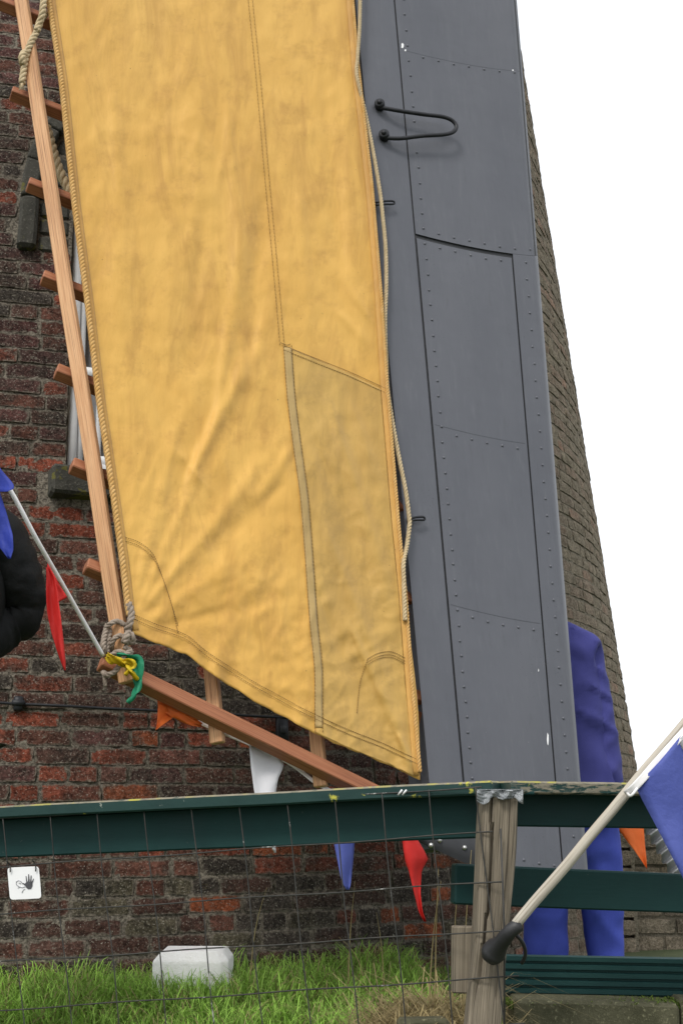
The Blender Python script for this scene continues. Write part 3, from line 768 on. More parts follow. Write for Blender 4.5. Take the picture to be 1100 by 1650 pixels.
FOLDS = [f[:4] + (f[4] * (.75 if f[1] > 940 and f[0] < 260 else 1.3), f[5]) for f in FOLDS]
def csurf(px, py, off=0):
    xl, xr = lerpc(CL, py), lerpc(CR, py); q = (px - xl) / max(1, xr - xl)
    wv = sum(fold(px, py, *f) for f in FOLDS)
    p3 = Vector((px * .006, py * .0024, 0)); wv += .009 * noise.noise(p3) + .004 * noise.noise(Vector((px * .02, py * .008, 3)))
    lowz = sstep(700, 1050, py); wv += lowz * .0055 * noise.noise(Vector((px * .03 + py * .01, py * .035, 7))) + .0028 * noise.noise(Vector((px * .05, py * .04, 9)))
    def crease(ax, ay, bx, by, sd): 
        n_ = noise.noise(Vector((px * ax + py * ay, px * bx + py * by, sd))); return max(0, 1 - 3.2 * abs(n_)) ** 2
    mk = max(0, noise.noise(Vector((px * .008, py * .006, 21))) + .25)
    wv += (.0035 + .004 * lowz) * mk * (crease(.016, .010, -.004, .007, 31) + crease(.014, -.011, .005, .006, 41)) + .0045 * mk * crease(.022, .004, .0, .004, 51) + .003 * lowz * crease(.03, .03, -.012, .02, 61)
    edge = sstep(0, .06, q) * (1 - sstep(.94, 1, q)); roll = .012 * (1 - sstep(0, .03, q)) + .010 * (1 - sstep(0, .03, 1 - q))
    belly = .0 * math.sin(math.pi * max(0, min(1, q)))
    yb = ybot(px); fl = sstep(60, 0, yb - py) * .008 * math.sin(px * .11 + math.sin(px * .037) * 2)
    return at(px, py, ys(px, py) - .062 - wv * (.35 + .65 * edge) + belly - roll - fl + off)
def uvc(px, py): return (px / 500, py / 500)
sc_base = csurf(214, 1020)
cloth = empty('sailcloth', sc_base, 'large weathered yellow canvas sail cloth hanging on the windmill sail frame', 'sail cloth')
NU, NVV = 150, 330; YTOP = -300
def cfn(a, b):
    # vertical threads run from the top to the slanted foot
    xl0 = lerpc(CL, 1018); xr0 = 676
    xb = 214 + (676 - 214) * a; yb = ybot(xb) + .8 * noise.noise(Vector((xb * .2, 0, 0))) + 3.0 * noise.noise(Vector((xb * .04, 0, 0)))
    py = YTOP + (yb - YTOP) * b
    xl, xr = lerpc(CL, min(py, 1018 + 2)) if py < 1020 else 216, lerpc(CR, py)
    xt = xl + (xr - xl) * a; k = sstep(.80, 1, b); px = xt * (1 - k) + xb * k
    return px, py
m_ = MB(); m_.grid(lambda a, b: csurf(*cfn(a, b)), NU, NVV, lambda a, b: uvc(*cfn(a, b)))
can = m_.build('canvas', M['cloth'], cloth, solid=.0022)
SEAM = [(398, -80), (405, 0), (418, 130), (432, 290), (445, 430), (456, 556), (462, 640), (472, 720), (483, 800), (491, 900), (498, 1000), (506, 1080), (506, 1180)]
def strip(name, tab, w0, w1, y0, y1, mat, off=-.0035, n=120):
    m_ = MB()
    def fn(a, b):
        y = y0 + (y1 - y0) * b; px = lerpc(tab, y) + w0 + (w1 - w0) * a; return px, min(y, ybot(px) - 1)
    m_.grid(lambda a, b: csurf(*fn(a, b), off), 4, n, lambda a, b: uvc(*fn(a, b))); return m_.build(name, mat, can, solid=.0015)
# patch below the cross seam
PT = [(458, 557), (520, 582), (560, 598), (600, 616), (623, 627)]
def pfn(a, b):
    x0, x1 = lerpc(SEAM, 557), 623
    xt = x0 + (x1 - x0) * a; yt = lerpc([(y, x) for x, y in PT], xt)
    xb = 508 + (676 - 508) * a; yb = ybot(xb) - 1.5
    py = yt + (yb - yt) * b; xl, xr = lerpc(SEAM, min(py, 1180)), lerpc(CR, py) - 9
    k = sstep(.75, 1, b); px = (xl + (xr - xl) * a) * (1 - k) + (xb - 9 * a) * k
    return px, min(py, ybot(px) - 1.5)
m_ = MB(); m_.grid(lambda a, b: csurf(*pfn(a, b), -.003), 60, 200, lambda a, b: uvc(*pfn(a, b))); m_.build('patch', M['patch'], can, solid=.0015)
tag(can.children[0], 'faded olive lower right panel of the cloth')
strip('seam_tape', SEAM, 1, 13, 560, 1172, M['hemtape'], -.0060)
strip('side_hem', CR, -9, 0, -280, 1250, M['goldhem'], -.0062, 200)
strip('side_hem', CL, 0, 9, -280, 1015, M['goldhem'], -.0045, 160)
th_ = MB()
def stitch(pts, off=-.006, n=200, dash=True):
    P = resample([Vector((x, y, 0)) for x, y in pts], n); Q = [csurf(p.x, p.y, off) for p in P]
    if not dash: th_.tube(Q, .0011, 5)
    else:
        for i in range(0, n - 2, 3): th_.tube(Q[i:i + 3], .00115, 4)
stitch([(x - 5, y) for x, y in SEAM[:6]], n=330); stitch([(x + 2, y) for x, y in SEAM[:6]], n=330)
stitch([(x + 1, y) for x, y in SEAM[5:]], -.0075, 330); stitch([(x + 14, y) for x, y in SEAM[5:]], -.0075, 330)
stitch(PT, -.0065, 120, False); stitch([(x, y + 7) for x, y in PT], -.0065, 120)
for d in (-24, -31): stitch([(x, y + d) for x, y in BOT[0:]], -.0068, 420)
for d in (0, 6): stitch([(203, 866 + d), (225, 874 + d), (247, 893 + d), (262, 930), (277, 975), (287, 1020 - d * 2)], -.006, 150)
for d in (0, 5, 9): stitch([(592, 1062 + d), (608, 1053 + d), (630, 1050 + d), (652, 1060 + d)], -.0075, 60)
stitch([(592, 1062), (580, 1100), (575, 1150)], -.0075, 70)
stitch([(452, 552), (462, 556), (468, 554)], -.007, 12, False)
th_.build('stitching', M['thread'], can)
# bolt ropes sewn to both edges
br_ = MB(); br_.rope([csurf(lerpc(CL, y) - 1, y, -.012) for y in range(-280, 1000, 12)], .0098, .042); br_.build('bolt_rope', M['goldrope'], cloth)
br_ = MB(); br_.rope([csurf(lerpc(CR, y) + 1, y, -.008) for y in range(-280, 1250, 12)], .0075, .034); br_.build('bolt_rope', M['goldrope'], cloth)

# ------------------------------------------------------------------ ropes
r_ = MB(); r_.rope([csurf(x, y, -.02) for x, y in ((208, 972), (212, 990), (209, 1006))] + [sail(205, 1016, -.075), sail(212, 1024, -.09), sail(213, 1034, -.075), sail(203, 1032, -.08), sail(207, 1020, -.10), sail(200, 1036, -.085)], .011, .05)
r_.rope([sail(202, 1008, -.062), sail(190, 1001, -.058), sail(177, 1006, -.05), sail(171, 1014, -.02), sail(176, 1018, .02)], .0085, .04)
r_.rope([sail(206, 1030, -.075), sail(195, 1024, -.062), sail(184, 1030, -.056), sail(180, 1042, -.03), sail(183, 1050, .02)], .0085, .04)
r_.rope([sail(174, 1006, -.03), sail(168, 1028, -.035), sail(167, 1048, -.035), sail(172, 1062, .04)], .009, .04)
r_.rope([sail(178, 1012, -.02), sail(175, 1030, -.03), sail(172, 1052, -.03)], .009, .04)
r_.rope([sail(200, 1042, -.07), sail(212, 1050, -.075), sail(205, 1054, -.07), sail(190, 1050, -.065), sail(178, 1058, -.05)], .0085, .04)
r_.rope([sail(210, 1048, -.075), sail(199, 1060, -.08), sail(192, 1074, -.08), sail(183, 1084, -.06), sail(172, 1087, -.04), sail(166, 1082, .02)], .0085, .04)
r_.rope([sail(168, 1086, -.02), sail(169, 1096, -.02), sail(170, 1106, -.015)], .006, .03)
tag(r_.build('lashing_rope', M['greyrope'], org=sail(195, 1060)), 'knotted grey brown rope lashing the sail corner to the bottom rung end', 'rope')
r_ = MB(); r_.rope([csurf(72, -150, -.03), csurf(71, -20, -.035), csurf(69, 18, -.03), sail(62, 45, -.08), sail(50, 70, -.072), sail(42, 92, -.06), sail(38, 118, -.05), sail(36, 134, -.045)], .0125, .06)
r_.rope([sail(75, 22, -.06), sail(66, 32, -.075), sail(60, 50, -.085)], .013, .06); r_.rope([sail(42, 84, -.065), sail(36, 92, -.07), sail(38, 104, -.06)], .014, .05)
for k in range(14):
    a = k * .45; r_.tube([sail(37, 128, -.047), sail(35 + 4 * math.cos(a), 140 + random.uniform(0, 6), -.047 + .012 * math.sin(a))], .0012, 4)
tag(r_.build('rope_end', M['rope'], org=sail(38, 130)), 'frayed pale rope end hanging over the lattice upright at upper left', 'rope')
r_ = MB(); r_.rope([sail(76, 205, .05), sail(84, 235, .055), sail(92, 262, .055), sail(103, 290, .05), sail(112, 308, .045), sail(128, 345, .03)], .017, .085)
tag(r_.build('thick_rope', M['rope'], org=sail(112, 308)), 'thick pale twisted rope behind the lattice in front of the window arch', 'rope')
r_ = MB(); pr = [(579, -250), (580, 0), (576, 90), (574, 112), (577, 135), (590, 190), (602, 250), (612, 310), (616, 345), (621, 400), (622, 460), (620, 520), (622, 580), (624, 625), (632, 680), (643, 740), (653, 790), (659, 835), (659, 850), (655, 880), (650, 905), (650, 935), (652, 1000)]
r_.rope([onb(x, y, -.036 if 150 < y < 890 else -.06) for x, y in pr], .0082, .038)
tag(r_.build('sheet_rope', M['rope'], org=onb(652, 1000, -.05)), 'slack tan rope running down the grey board beside the cloth edge', 'rope')

# ------------------------------------------------------------------ bunting
def flag(name, a, b, tip, mat, parent, wave=.012, seed=0, n=18, curl=0):
    a, b, tip = Vector(a), Vector(b), Vector(tip); m_ = MB(); nrm = (b - a).cross(tip - a).normalized(); vs = []; fs = []
    for j in range(n + 1):
        t = j / n; l = a.lerp(tip, t); r = b.lerp(tip, t)
        for i in range(9):
            s = i / 8; p = l.lerp(r, s); wv = wave * (math.sin(s * 5 + t * 3 + seed) * (1 - .5 * t) + .7 * noise.noise(Vector((s * 2.3, t * 3.1, seed * 1.7))))
            vs.append(p + nrm * (wv + curl * t * t))
    for j in range(n):
        for i in range(8): q = j * 9 + i; fs.append([q, q + 9, q + 10, q + 1])
    m_.add(vs, fs); return m_.build(name, mat, parent, solid=.001)
def ribbon(m_, pts, ws, tw_=(0, 0, 1), n=24, twist=0, amp=.004):
    P = resample(pts, n); vs = []; fs = []
    for i in range(n):
        t = (P[min(i + 1, n - 1)] - P[max(0, i - 1)]).normalized(); b = Vector(tw_); b = (b - t * b.dot(t)).normalized()
        b = Matrix.Rotation(twist * i / n, 3, t) @ b; f = i / (n - 1) * (len(ws) - 1); k = min(int(f), len(ws) - 2); wd = ws[k] + (ws[k + 1] - ws[k]) * (f - k)
        nn = t.cross(b)
        for s in range(6): q = s / 5 - .5; vs.append(P[i] + b * wd * q + nn * amp * math.sin(s * 2.6 + i * .5))
    for i in range(n - 1):
        for s in range(5): fs.append([i * 6 + s, i * 6 + s + 1, i * 6 + s + 7, i * 6 + s + 6])
    m_.add(vs, fs)
bun = empty('bunting_garland', sail(165, 1056, -.05), 'string of coloured pennants tied along the bottom rung of the sail', 'bunting')
YF = 3.15
t_ = MB(); t_.tube(resample([at(-160, 560, 2.95), at(-20, 742, YF - .02), at(17, 790, YF + .02), at(60, 870, 3.25), at(110, 957, 3.42), at(166, 1056, 3.60)], 60), .0062, 8)
t_.build('string', M['tape'], bun)
t_ = MB(); ribbon(t_, [sail(196, 1086, .02), sail(245, 1124, .06), sail(330, 1168, .07), sail(405, 1200, .07), sail(470, 1232, .07), sail(520, 1268, .05), sail(600, 1300, .02), sail(680, 1330, -.02)], [.012, .012], (0, .2, 1), 60, 0, .0008); t_.build('string', M['tape'], bun, solid=.002)
t_ = MB(); ribbon(t_, [at(690, 1330, 4.2), at(800, 1322, 4.8), at(900, 1320, 5.25), at(1000, 1322, 5.5), at(1110, 1318, 5.8)], [.012, .012], (0, .2, 1), 40, 0, .0008); t_.build('string', M['tape'], bun, solid=.002)
def rowflag(rows, Yf, mat, wave=.008, seed=0, nx_=8, ny_=24):
    tl = [(r[1], r[0]) for r in rows]; tr = [(r[2], r[0]) for r in rows]; m_ = MB(); y0, y1 = rows[0][0], rows[-1][0]
    def fn(a, b):
        y = y0 + (y1 - y0) * b; l, r = lerpc(tl, y), lerpc(tr, y); px = l + (r - l) * a
        wv = wave * (math.sin(a * 4.5 + b * 5 + seed) + .8 * noise.noise(Vector((a * 2.5, b * 4, seed))))
        return at(px, y, Yf(px, y) + wv)
    m_.grid(fn, nx_, ny_); return m_.build('flag', mat, bun, solid=.001)
rowflag([(690, -60, -25), (735, -60, -12), (760, -60, 5), (778, -50, 21), (787, -35, 24), (792, -20, 12)], lambda x, y: 3.10, M['bluebright'], .012, 1)
rowflag([(792, -40, 0), (830, -30, 12), (862, -15, 21), (885, 2, 22), (900, 14, 18)], lambda x, y: 3.11, M['bluebright'], .010, 2)
rowflag([(908, 77, 79), (925, 76, 87), (945, 80, 98), (962, 86, 109), (969, 92, 97)], lambda x, y: 3.37, M['redflag'], .004, 3)
rowflag([(914, 75, 79), (930, 75, 88), (955, 75, 93), (985, 76, 97), (1015, 82, 101), (1045, 91, 104), (1065, 98, 106), (1080, 104, 106)], lambda x, y: 3.31, M['redflag'], .012, 4)
# yellow and green pennants bunched in the knot
m_ = MB(); ribbon(m_, [sail(172, 1056, -.085), sail(185, 1064, -.10), sail(198, 1070, -.095), sail(208, 1078, -.10), sail(222, 1096, -.09)], [.022, .034, .020, .040, .004], (.5, -.4, .8), 24, 1.5, .007); ribbon(m_, [sail(195, 1072, -.098), sail(205, 1066, -.112), sail(213, 1072, -.108), sail(206, 1082, -.10), sail(203, 1088, -.098)], [.014, .026, .026, .02, .008], (.8, 0, .5), 18, .8, .006); m_.build('flag', M['yellowflag'], bun, solid=.0012)
m_ = MB(); ribbon(m_, [sail(188, 1056, -.075), sail(203, 1058, -.085), sail(217, 1064, -.08), sail(224, 1080, -.085), sail(222, 1100, -.08), sail(219, 1114, -.08), sail(208, 1132, -.08)], [.018, .034, .044, .040, .028, .022, .014], (1, -.2, .25), 30, .5, .007); m_.build('flag', M['greenflag'], bun, solid=.0012)
flag('flag', sail(254, 1126, .05), sail(290, 1148, .05), sail(252, 1176, .03), M['orangeflag'], bun, .008, 3)
m_ = MB(); ribbon(m_, [sail(262, 1134, .045), sail(285, 1146, .035), sail(305, 1160, .03), sail(325, 1168, .035)], [.04, .045, .03, .012], (0, .1, 1), 20, .4, .006); m_.build('flag', M['orangeflag'], bun, solid=.001)
sy = lambda d: (lambda x, y: ys(x, min(y, 1340)) + d)
rowflag([(1194, 402, 404), (1205, 402, 424), (1218, 403, 447), (1229, 404, 458), (1240, 405, 455), (1255, 407, 448), (1272, 409, 445), (1300, 415, 444), (1335, 425, 444), (1352, 431, 443), (1366, 438, 444), (1374, 442, 445)], sy(.05), M['whiteflag'], .010, 5)
rowflag([(1275, 524, 584), (1340, 534, 572), (1385, 543, 569), (1415, 549, 566), (1430, 555, 564), (1434, 558, 562)], sy(.03), M['blueflag'], .008, 6)
rowflag([(1312, 638, 676), (1340, 646, 668), (1356, 648, 674), (1372, 650, 684), (1384, 652, 689), (1392, 654, 685), (1402, 658, 679), (1440, 667, 677), (1468, 674, 680), (1485, 683, 686)], sy(-.09), M['redflag'], .012, 7)
flag('flag', at(985, 1322, 5.5), at(1036, 1322, 5.5), at(1041, 1400, 5.45), M['orangeflag'], bun, .010, 9)

# ------------------------------------------------------------------ fence: green rails, post, wire mesh
def rail(px): return 3.30 - .45 * px / 775
fence = empty('green_rail_fence', at(790, 1330, 2.9) * 1.0, 'dark green painted timber handrail with lichen spotted cap crossing the front', 'fence')
FN = Vector((-.25, -.97, 0)).normalized()
def rbeam(name, x0, y0, x1, y1, Y0, Y1, h, d, mat, seg=12, wob=.0015, lab=None, ch=.004):
    m_ = MB(); a, b = at(x0, y0, Y0), at(x1, y1, Y1); t = (b - a).normalized(); n = Vector((t.y, -t.x, 0)).normalized()
    m_.beam(a, b, h, d, n, ch, seg, wob); o = m_.build(name, mat, fence, smooth=False)
    return tag(o, lab) if lab else o
rbeam('cap_board', -160, 1317.5, 802, 1269, rail(-160) + .02, rail(802) + .02, .030, .115, M['greentop'], 40)
rbeam('beam', -160, 1358, 800, 1313, rail(-160) + .055, rail(800) + .055, .098, .045, M['green'], 30)
rbeam('cap_board', 807, 1268, 1220, 1278, rail(790) + .03, 3.1, .028, .105, M['greentop'], 40, .003, 'peeling weathered cap board')
rbeam('beam', 801, 1302, 1220, 1312, 2.92, 3.17, .080, .045, M['green'], 20)
rbeam('lower_board', 729, 1424, 1220, 1444, 3.02, 3.2, .091, .036, M['green'], 20)
m_ = MB(); m_.beam(at(747, 1276, 2.855), at(860, 1278, 2.845), .008, .02, FN, .002); m_.build('fixing_plate', M['green'], fence)
post = empty('fence_post', at(795, 1690, 2.9), 'split grey weathered wooden fence post wrapped in plastic at its top', 'post')
# post: irregular section with a deep split
m_ = MB(); n = 40; vs = []; S = 72
for j in range(n + 1):
    t = j / n; c = at(802 - 30 * t + 2.5 * math.sin(t * 5), 1276 + 480 * t, 2.84)
    for k in range(S):
        a = 2 * math.pi * k / S; r = (.0440 - .007 * t + .0015 * math.sin(t * 9)) / max(abs(math.cos(a)), abs(math.sin(a))) ** .55 + .003 * noise.noise(Vector((math.cos(a) * 2, math.sin(a) * 2, t * 3)))
        if k == int(49 + 1.6 * math.sin(t * 6)): r *= .62 + .1 * math.sin(t * 9) + .4 * sstep(.35, .8, t)
        r -= .002 * abs(noise.noise(Vector((k * .6, 0, t * 1.5))))
        if k == 60 and t < .7: r *= .90
        vs.append(c + Vector((math.cos(a) * r, math.sin(a) * r, .004 * noise.noise(Vector((k, 0, 0))) if j == 0 else 0)))
fs = [[j * S + k, j * S + (k + 1) % S, (j + 1) * S + (k + 1) % S, (j + 1) * S + k] for j in range(n) for k in range(S)] + [list(range(S))]
uvs = [[(j / n * .9, k * .0045), (j / n * .9, (k + 1) * .0045), ((j + 1) / n * .9, (k + 1) * .0045), ((j + 1) / n * .9, k * .0045)] for j in range(n) for k in range(S)] + [[(0, 0)] * S]
m_.add(vs, fs, uvs); m_.build('timber', M['oldwood'], post, smooth=False)
m_ = MB(); m_.beam(at(757, 1492, 2.87), at(757, 1600, 2.87), .083, .03, Vector((0, -1, 0)), .003, 8, .002); pk = m_.build('plank', M['oldwood'], post, smooth=False)
m_ = MB()
for px, py in ((761, 1521), (759, 1562)): p = at(px, py, 2.854); m_.tube([p, p + Vector((0, -.004, 0))], .004, 8)
m_.build('nail_hole', M['steelcore'], pk)
m_ = MB()
def foil(a, b):
    px = 768 + 74 * a; py = 1273 + b * (10 + 11 * abs(math.sin(a * 7 + .6)) * (1.2 if a > .75 or a < .3 else .5)); return at(px, py, 2.785 - .006 * math.sin(a * 19 + b * 3) - .005 * noise.noise(Vector((a * 9, b * 5, 0))))
m_.grid(foil, 30, 8); m_.grid(lambda a, b: at(768 + 74 * a, 1272, 2.785 + .10 * b), 6, 3); m_.build('plastic_wrap', M['foil'], post, smooth=False, solid=.001)
# wire mesh
meshf = empty('wire_mesh_fence', at(400, 1690, 3.0), 'dark square wire mesh stretched below the green handrail', 'wire fence')
def YM(px): return rail(px) - .055
def mw(px, py): return at(px, py, YM(px))
H_L = [1319, 1397, 1473, 1550, 1628, 1706]; H_R = [1268, 1340, 1420, 1498, 1573, 1648]
XE = [775, 793, 810, 825, 835, 845]
for yl, yr, xe in zip(H_L, H_R, XE):
    P = [mw(x, yl + (yr - yl) * x / xe + 1.0 * math.sin(x * .021 + yl)) for x in [(-160 + (xe + 160) * k / 40) for k in range(41)]]
    m_ = MB(); m_.tube(P, .0017, 6); m_.build('wire', M['wire'], meshf)
k = -3
while k <= 10:
    x0 = 3 + 76.8 * k
    P = [mw(x0 + (y - 1310) * .105 + 1.2 * math.sin(y * .02 + k) + (6 * sstep(1400, 1650, y) if k == 10 else 0), y) for y in range(int(1318 - x0 * .065), 1720, 12)]
    m_ = MB(); m_.tube(P, .0016, 6); m_.build('wire', M['wire'], meshf); k += 1
m_ = MB(); m_.tube([mw(806, 1335), mw(812, 1500), mw(812, 1720)], .0022, 6); m_.build('wire', M['wire'], meshf)
m_ = MB()
for d in (0, 7): m_.tube([mw(641 + d, 1281) + Vector((0, -.008, 0)), mw(647 + d, 1273) + Vector((0, -.012, 0))], .0022, 6)
m_.build('cable_tie', M['white'], meshf)
# sign
sg = empty('warning_sign', mw(38, 1450), 'small white square sign with a black hand symbol hung on the wire', 'sign')
def sgp(a, b, off=0): return at(12 + 51 * a + 4.5 * b, 1398 - 2.5 * a + 52 * b, YM(38) - .012 + off)
m_ = MB(); P = []
for k in range(24):
    q = 2 * math.pi * k / 24; sx, sy = math.cos(q), math.sin(q); e = .18
    P.append((.5 + .5 * math.copysign(abs(sx) ** e, sx), .5 + .5 * math.copysign(abs(sy) ** e, sy)))
vs = [sgp(*p) for p in P] + [sgp(*p, .004) for p in P]; fs = [list(range(24)), list(range(24, 48))] + [[k, (k + 1) % 24, 24 + (k + 1) % 24, 24 + k] for k in range(24)]
m_.add(vs, fs); m_.build('plate', M['white'], sg, smooth=False)
m_ = MB()
def z2(x, y): return (x / 180 * 180 - 72) / 316, (y - 705) / 330     # from the enlarged crop
def poly(pts, off=-.0012): m_.add([sgp(*z2(x, y), off) for x, y in pts], [list(range(len(pts)))])
poly([(232, 880), (258, 855), (312, 862), (308, 905), (292, 935), (262, 936), (244, 918)])
for i, (q) in enumerate([[(248, 862), (260, 856), (256, 800), (249, 800)], [(268, 857), (284, 857), (284, 784), (276, 782)], [(288, 858), (301, 861), (308, 797), (300, 795)], [(301, 866), (313, 872), (329, 832), (323, 829)], [(210, 872), (240, 905), (250, 886), (216, 868)]]): poly(q, -.0013 - .0001 * i)
m_.build('hand_print', M['ink'], sg, smooth=False)
m_ = MB()
for P in ([(160, 918), (178, 910), (150, 885), (150, 855), (172, 840), (196, 852), (212, 878)], [(175, 868), (190, 868), (192, 880)], [(178, 905), (200, 915), (235, 908)], [(196, 968), (214, 938), (232, 930)]):
    m_.tube([sgp(*z2(*p), -.001) for p in P], .0009, 4)
m_.build('line_drawing', M['inklight'], sg)
for x, y in ((17, 1401), (58, 1400)):
    m_ = MB(); m_.tube(resample([at(x, y + 4, YM(38) - .016), at(x, y - 3, YM(38) - .018), at(x - 1, y - 7, YM(38) + .006), at(x - 5, y - 14, YM(38) - .01)], 10), .0016, 5); m_.build('tie', M['wire'], sg)
# green grooved plank step and stone kerb
step = empty('grooved_plank_step', at(950, 1600, 3.4), 'dark green grooved plank lying on the mossy kerb', 'plank')
m_ = MB(); a, b = at(812, 1572, 3.4), at(1240, 1580, 3.4); prof = []
hh = .098; ng = 5
for k in range(ng):
    z0 = hh / 2 - k * hh / ng; g = hh / ng
    prof += [(0, z0 - .001), (0, z0 - g * .60), (.009, z0 - g * .70), (.009, z0 - g * .94)]
vs = []
for c in [a.lerp(b, i / 10) for i in range(11)]:
    vs += [c + Vector((0, .035, hh / 2))] + [c + Vector((0, d, zz)) for d, zz in prof] + [c + Vector((0, .035, -hh / 2))]
n_ = len(prof) + 2
fs = [[j * n_ + k, j * n_ + (k + 1) % n_, (j + 1) * n_ + (k + 1) % n_, (j + 1) * n_ + k] for j in range(10) for k in range(n_)] + [list(range(n_)), [10 * n_ + k for k in range(n_)]]
m_.add(vs, fs); m_.build('plank', M['green'], step, smooth=False)
kerb = empty('stone_kerb', at(950, 1660, 3.32), 'mossy lichen spotted stone kerb under the green plank', 'kerb')
for x0, x1 in ((818, 1074), (1077, 1330)):
    m_ = MB(); m_.beam(at(x0, 1634, 3.42), at(x1, 1634 + .024 * (x1 - x0), 3.42), .105, .26, Vector((0, -1, 0)), .008, 12, .004); m_.build('stone', M['kerb'], kerb, smooth=False)
m_ = MB(); m_.beam(at(640, 1662, 3.05), at(722, 1660, 3.05), .05, .12, Vector((0, -1, .1)), .008, 3, .006)
tag(m_.build('paving_stone', M['kerb'], org=at(680, 1670, 3.05), smooth=False), 'small grey stone lying in dry grass at the foot of the post', 'stone')
# whitewashed boundary stone
m_ = MB(); c = at(312, 1600, 4.5); W2, D2 = .128, .10; zt = at(312, 1528, 4.5).z; vs = []
for zz, k in ((-.1, 1.06), (zt - .032, 1.0), (zt, .80)):
    for sx, sy in ((-1, -1), (-.75, -1.0), (.75, -1), (1, -.8), (1, 1), (-1, 1)):
        vs.append(Vector((c.x + sx * W2 * (k if zz == zt else 1) + random.uniform(-.004, .004), 4.5 + sy * D2 * (k if zz == zt else 1), zz + random.uniform(-.003, .003))))
fs = [[j * 6 + k, j * 6 + (k + 1) % 6, (j + 1) * 6 + (k + 1) % 6, (j + 1) * 6 + k] for j in range(2) for k in range(6)] + [[12 + k for k in range(6)], [k for k in range(6)][::-1]]
m_.add(vs, fs); o = m_.build('boundary_stone', M['whitestone'], org=(c.x, 4.5, 0), smooth=False); tag(o, 'whitewashed block with chamfered top standing in grass against the brick wall', 'stone')
bv = o.modifiers.new('worn', 'BEVEL'); bv.width = .006; bv.segments = 2
# flag pole in rubber socket
pole = empty('bunting_pole', at(800, 1530, 2.74), 'slanting chalky white pole held by a black rubber socket on the post', 'pole')
a, b = at(822, 1500, 2.70), at(1180, 1073, 2.62); m_ = MB(); m_.tube([a.lerp(b, k / 20) + Vector((0, 0, .003 * noise.noise(Vector((k * .3, 0, 0))))) for k in range(21)], .0108, 14); m_.build('shaft', M['chalkpole'], pole)
m_ = MB(); P = [at(786, 1547, 2.765), at(796, 1532, 2.755), at(806, 1520, 2.73), at(822, 1500, 2.70), at(836, 1483 + 7, 2.70)]
m_.tube(resample(P, 14), [.016, .023, .026, .025, .022, .019, .017, .0165, .016, .0155, .015, .0148, .0145, .0145], 14); sk = m_.build('rubber_socket', M['rubber'], pole)
m_ = MB(); m_.tube(resample([at(832, 1507, 2.72), at(842, 1520, 2.73), at(846, 1538, 2.75), at(840, 1552, 2.77)], 12), .004, 8); m_.build('strap', M['rubber'], sk)
# near blue pennant on its own tape
nb = empty('pennant_string', at(1060, 1300, 2.58), 'large pale blue pennant on white tape beside the slanting pole at the right edge', 'pennant')
flag('flag', at(1024, 1268, 2.58), at(1118, 1160, 2.56), at(1132, 1480, 2.58), M['blueflag'], nb, .012, 2.2, 26)
flag('flag', at(1089, 1193, 2.575), at(1185, 1083, 2.565), at(1200, 1400, 2.60), M['whiteflag'], nb, .012, 4.2, 26)
t_ = MB(); ribbon(t_, [at(1008, 1280, 2.63), at(1024, 1266, 2.585), at(1060, 1225, 2.57), at(1090, 1192, 2.565), at(1150, 1125, 2.56)], [.016, .016], (.6, -.2, -.7), 30, 0, .0006); t_.build('tape', M['tape'], nb, solid=.002)
t_ = MB(); t_.tube(resample([at(1010, 1278, 2.62), at(1016, 1282, 2.58), at(1026, 1270, 2.58)], 12), .003, 6); t_.build('clip', M['white'], nb)

# ------------------------------------------------------------------ brick shed with corrugated sheet, far right
shed = empty('brick_shed', at(1060, 1560, 6.3), 'low dark brick outbuilding with corrugated metal sheet beside the tower foot', 'shed')
def shedw(px, py, Y=6.3): return at(px, py, Y)
m_ = MB(); p0, p1 = shedw(1035, 1600), shedw(1120, 1600, 6.3); zt_ = shedw(1040, 1330).z
m_.beam(Vector((p0.x, 6.42, -.3)), Vector((p0.x, 6.42, zt_)), .02, .1, Vector((0, -1, 0)), .002)
m_.add([Vector((p0.x - .25, 6.44, -.3)), Vector((p1.x + .1, 6.44, -.3)), Vector((p1.x - .03, 6.44, .35)), Vector((p0.x + .08, 6.44, zt_)), Vector((p0.x - .25, 6.44, zt_)),
        Vector((p0.x - .25, 8.0, -.3)), Vector((p1.x + .1, 8.0, -.3)), Vector((p1.x - .03, 8.0, .35)), Vector((p0.x + .08, 8.0, zt_)), Vector((p0.x - .25, 8.0, zt_))],
       [[0, 1, 2, 3, 4], [5, 6, 7, 8, 9], [0, 1, 6, 5], [1, 2, 7, 6], [2, 3, 8, 7], [3, 4, 9, 8], [4, 0, 5, 9]])
m_.build('wall', M['mortar'], shed, smooth=False)
def place_brick(c, L, h, col, parent, tx=Vector((1, 0, 0)), nn=Vector((0, -1, 0)), up=Vector((0, 0, 1))):
    o = bpy.data.objects.new('brick', BMESH[random.randrange(14)]); COL.objects.link(o); o.parent = parent
    m = Matrix((tx * L, nn, up * h)).transposed().to_4x4(); m.translation = c - ORG[parent.name]; o.matrix_basis = m; o.color = (*col, 1)
zz = -.18; r = 0
while zz < zt_ - .03:
    # pier bricks, then recessed panel bricks behind it
    place_brick(Vector((p0.x - .05, 6.355, zz + .04)), .085, .066, PAL['olive' if r % 3 else 'soot'], shed)
    xe = p1.x + .1 - (zz + .3) * .2 if zz < .35 else p1.x - .03 - (zz - .35) / (zt_ - .35) * (p1.x - p0.x - .11)
    x = p0.x + .012 + (0 if r % 2 else -.06)
    while x < xe - .03:
        L = min(.19, xe - x); 
        if x + L > p0.x + .02: place_brick(Vector((x + L / 2, 6.425, zz + .04)), L, .064, tuple(q * random.uniform(.6, 1.1) for q in PAL['soot']), shed)
        x += L + .014
    zz += .082; r += 1
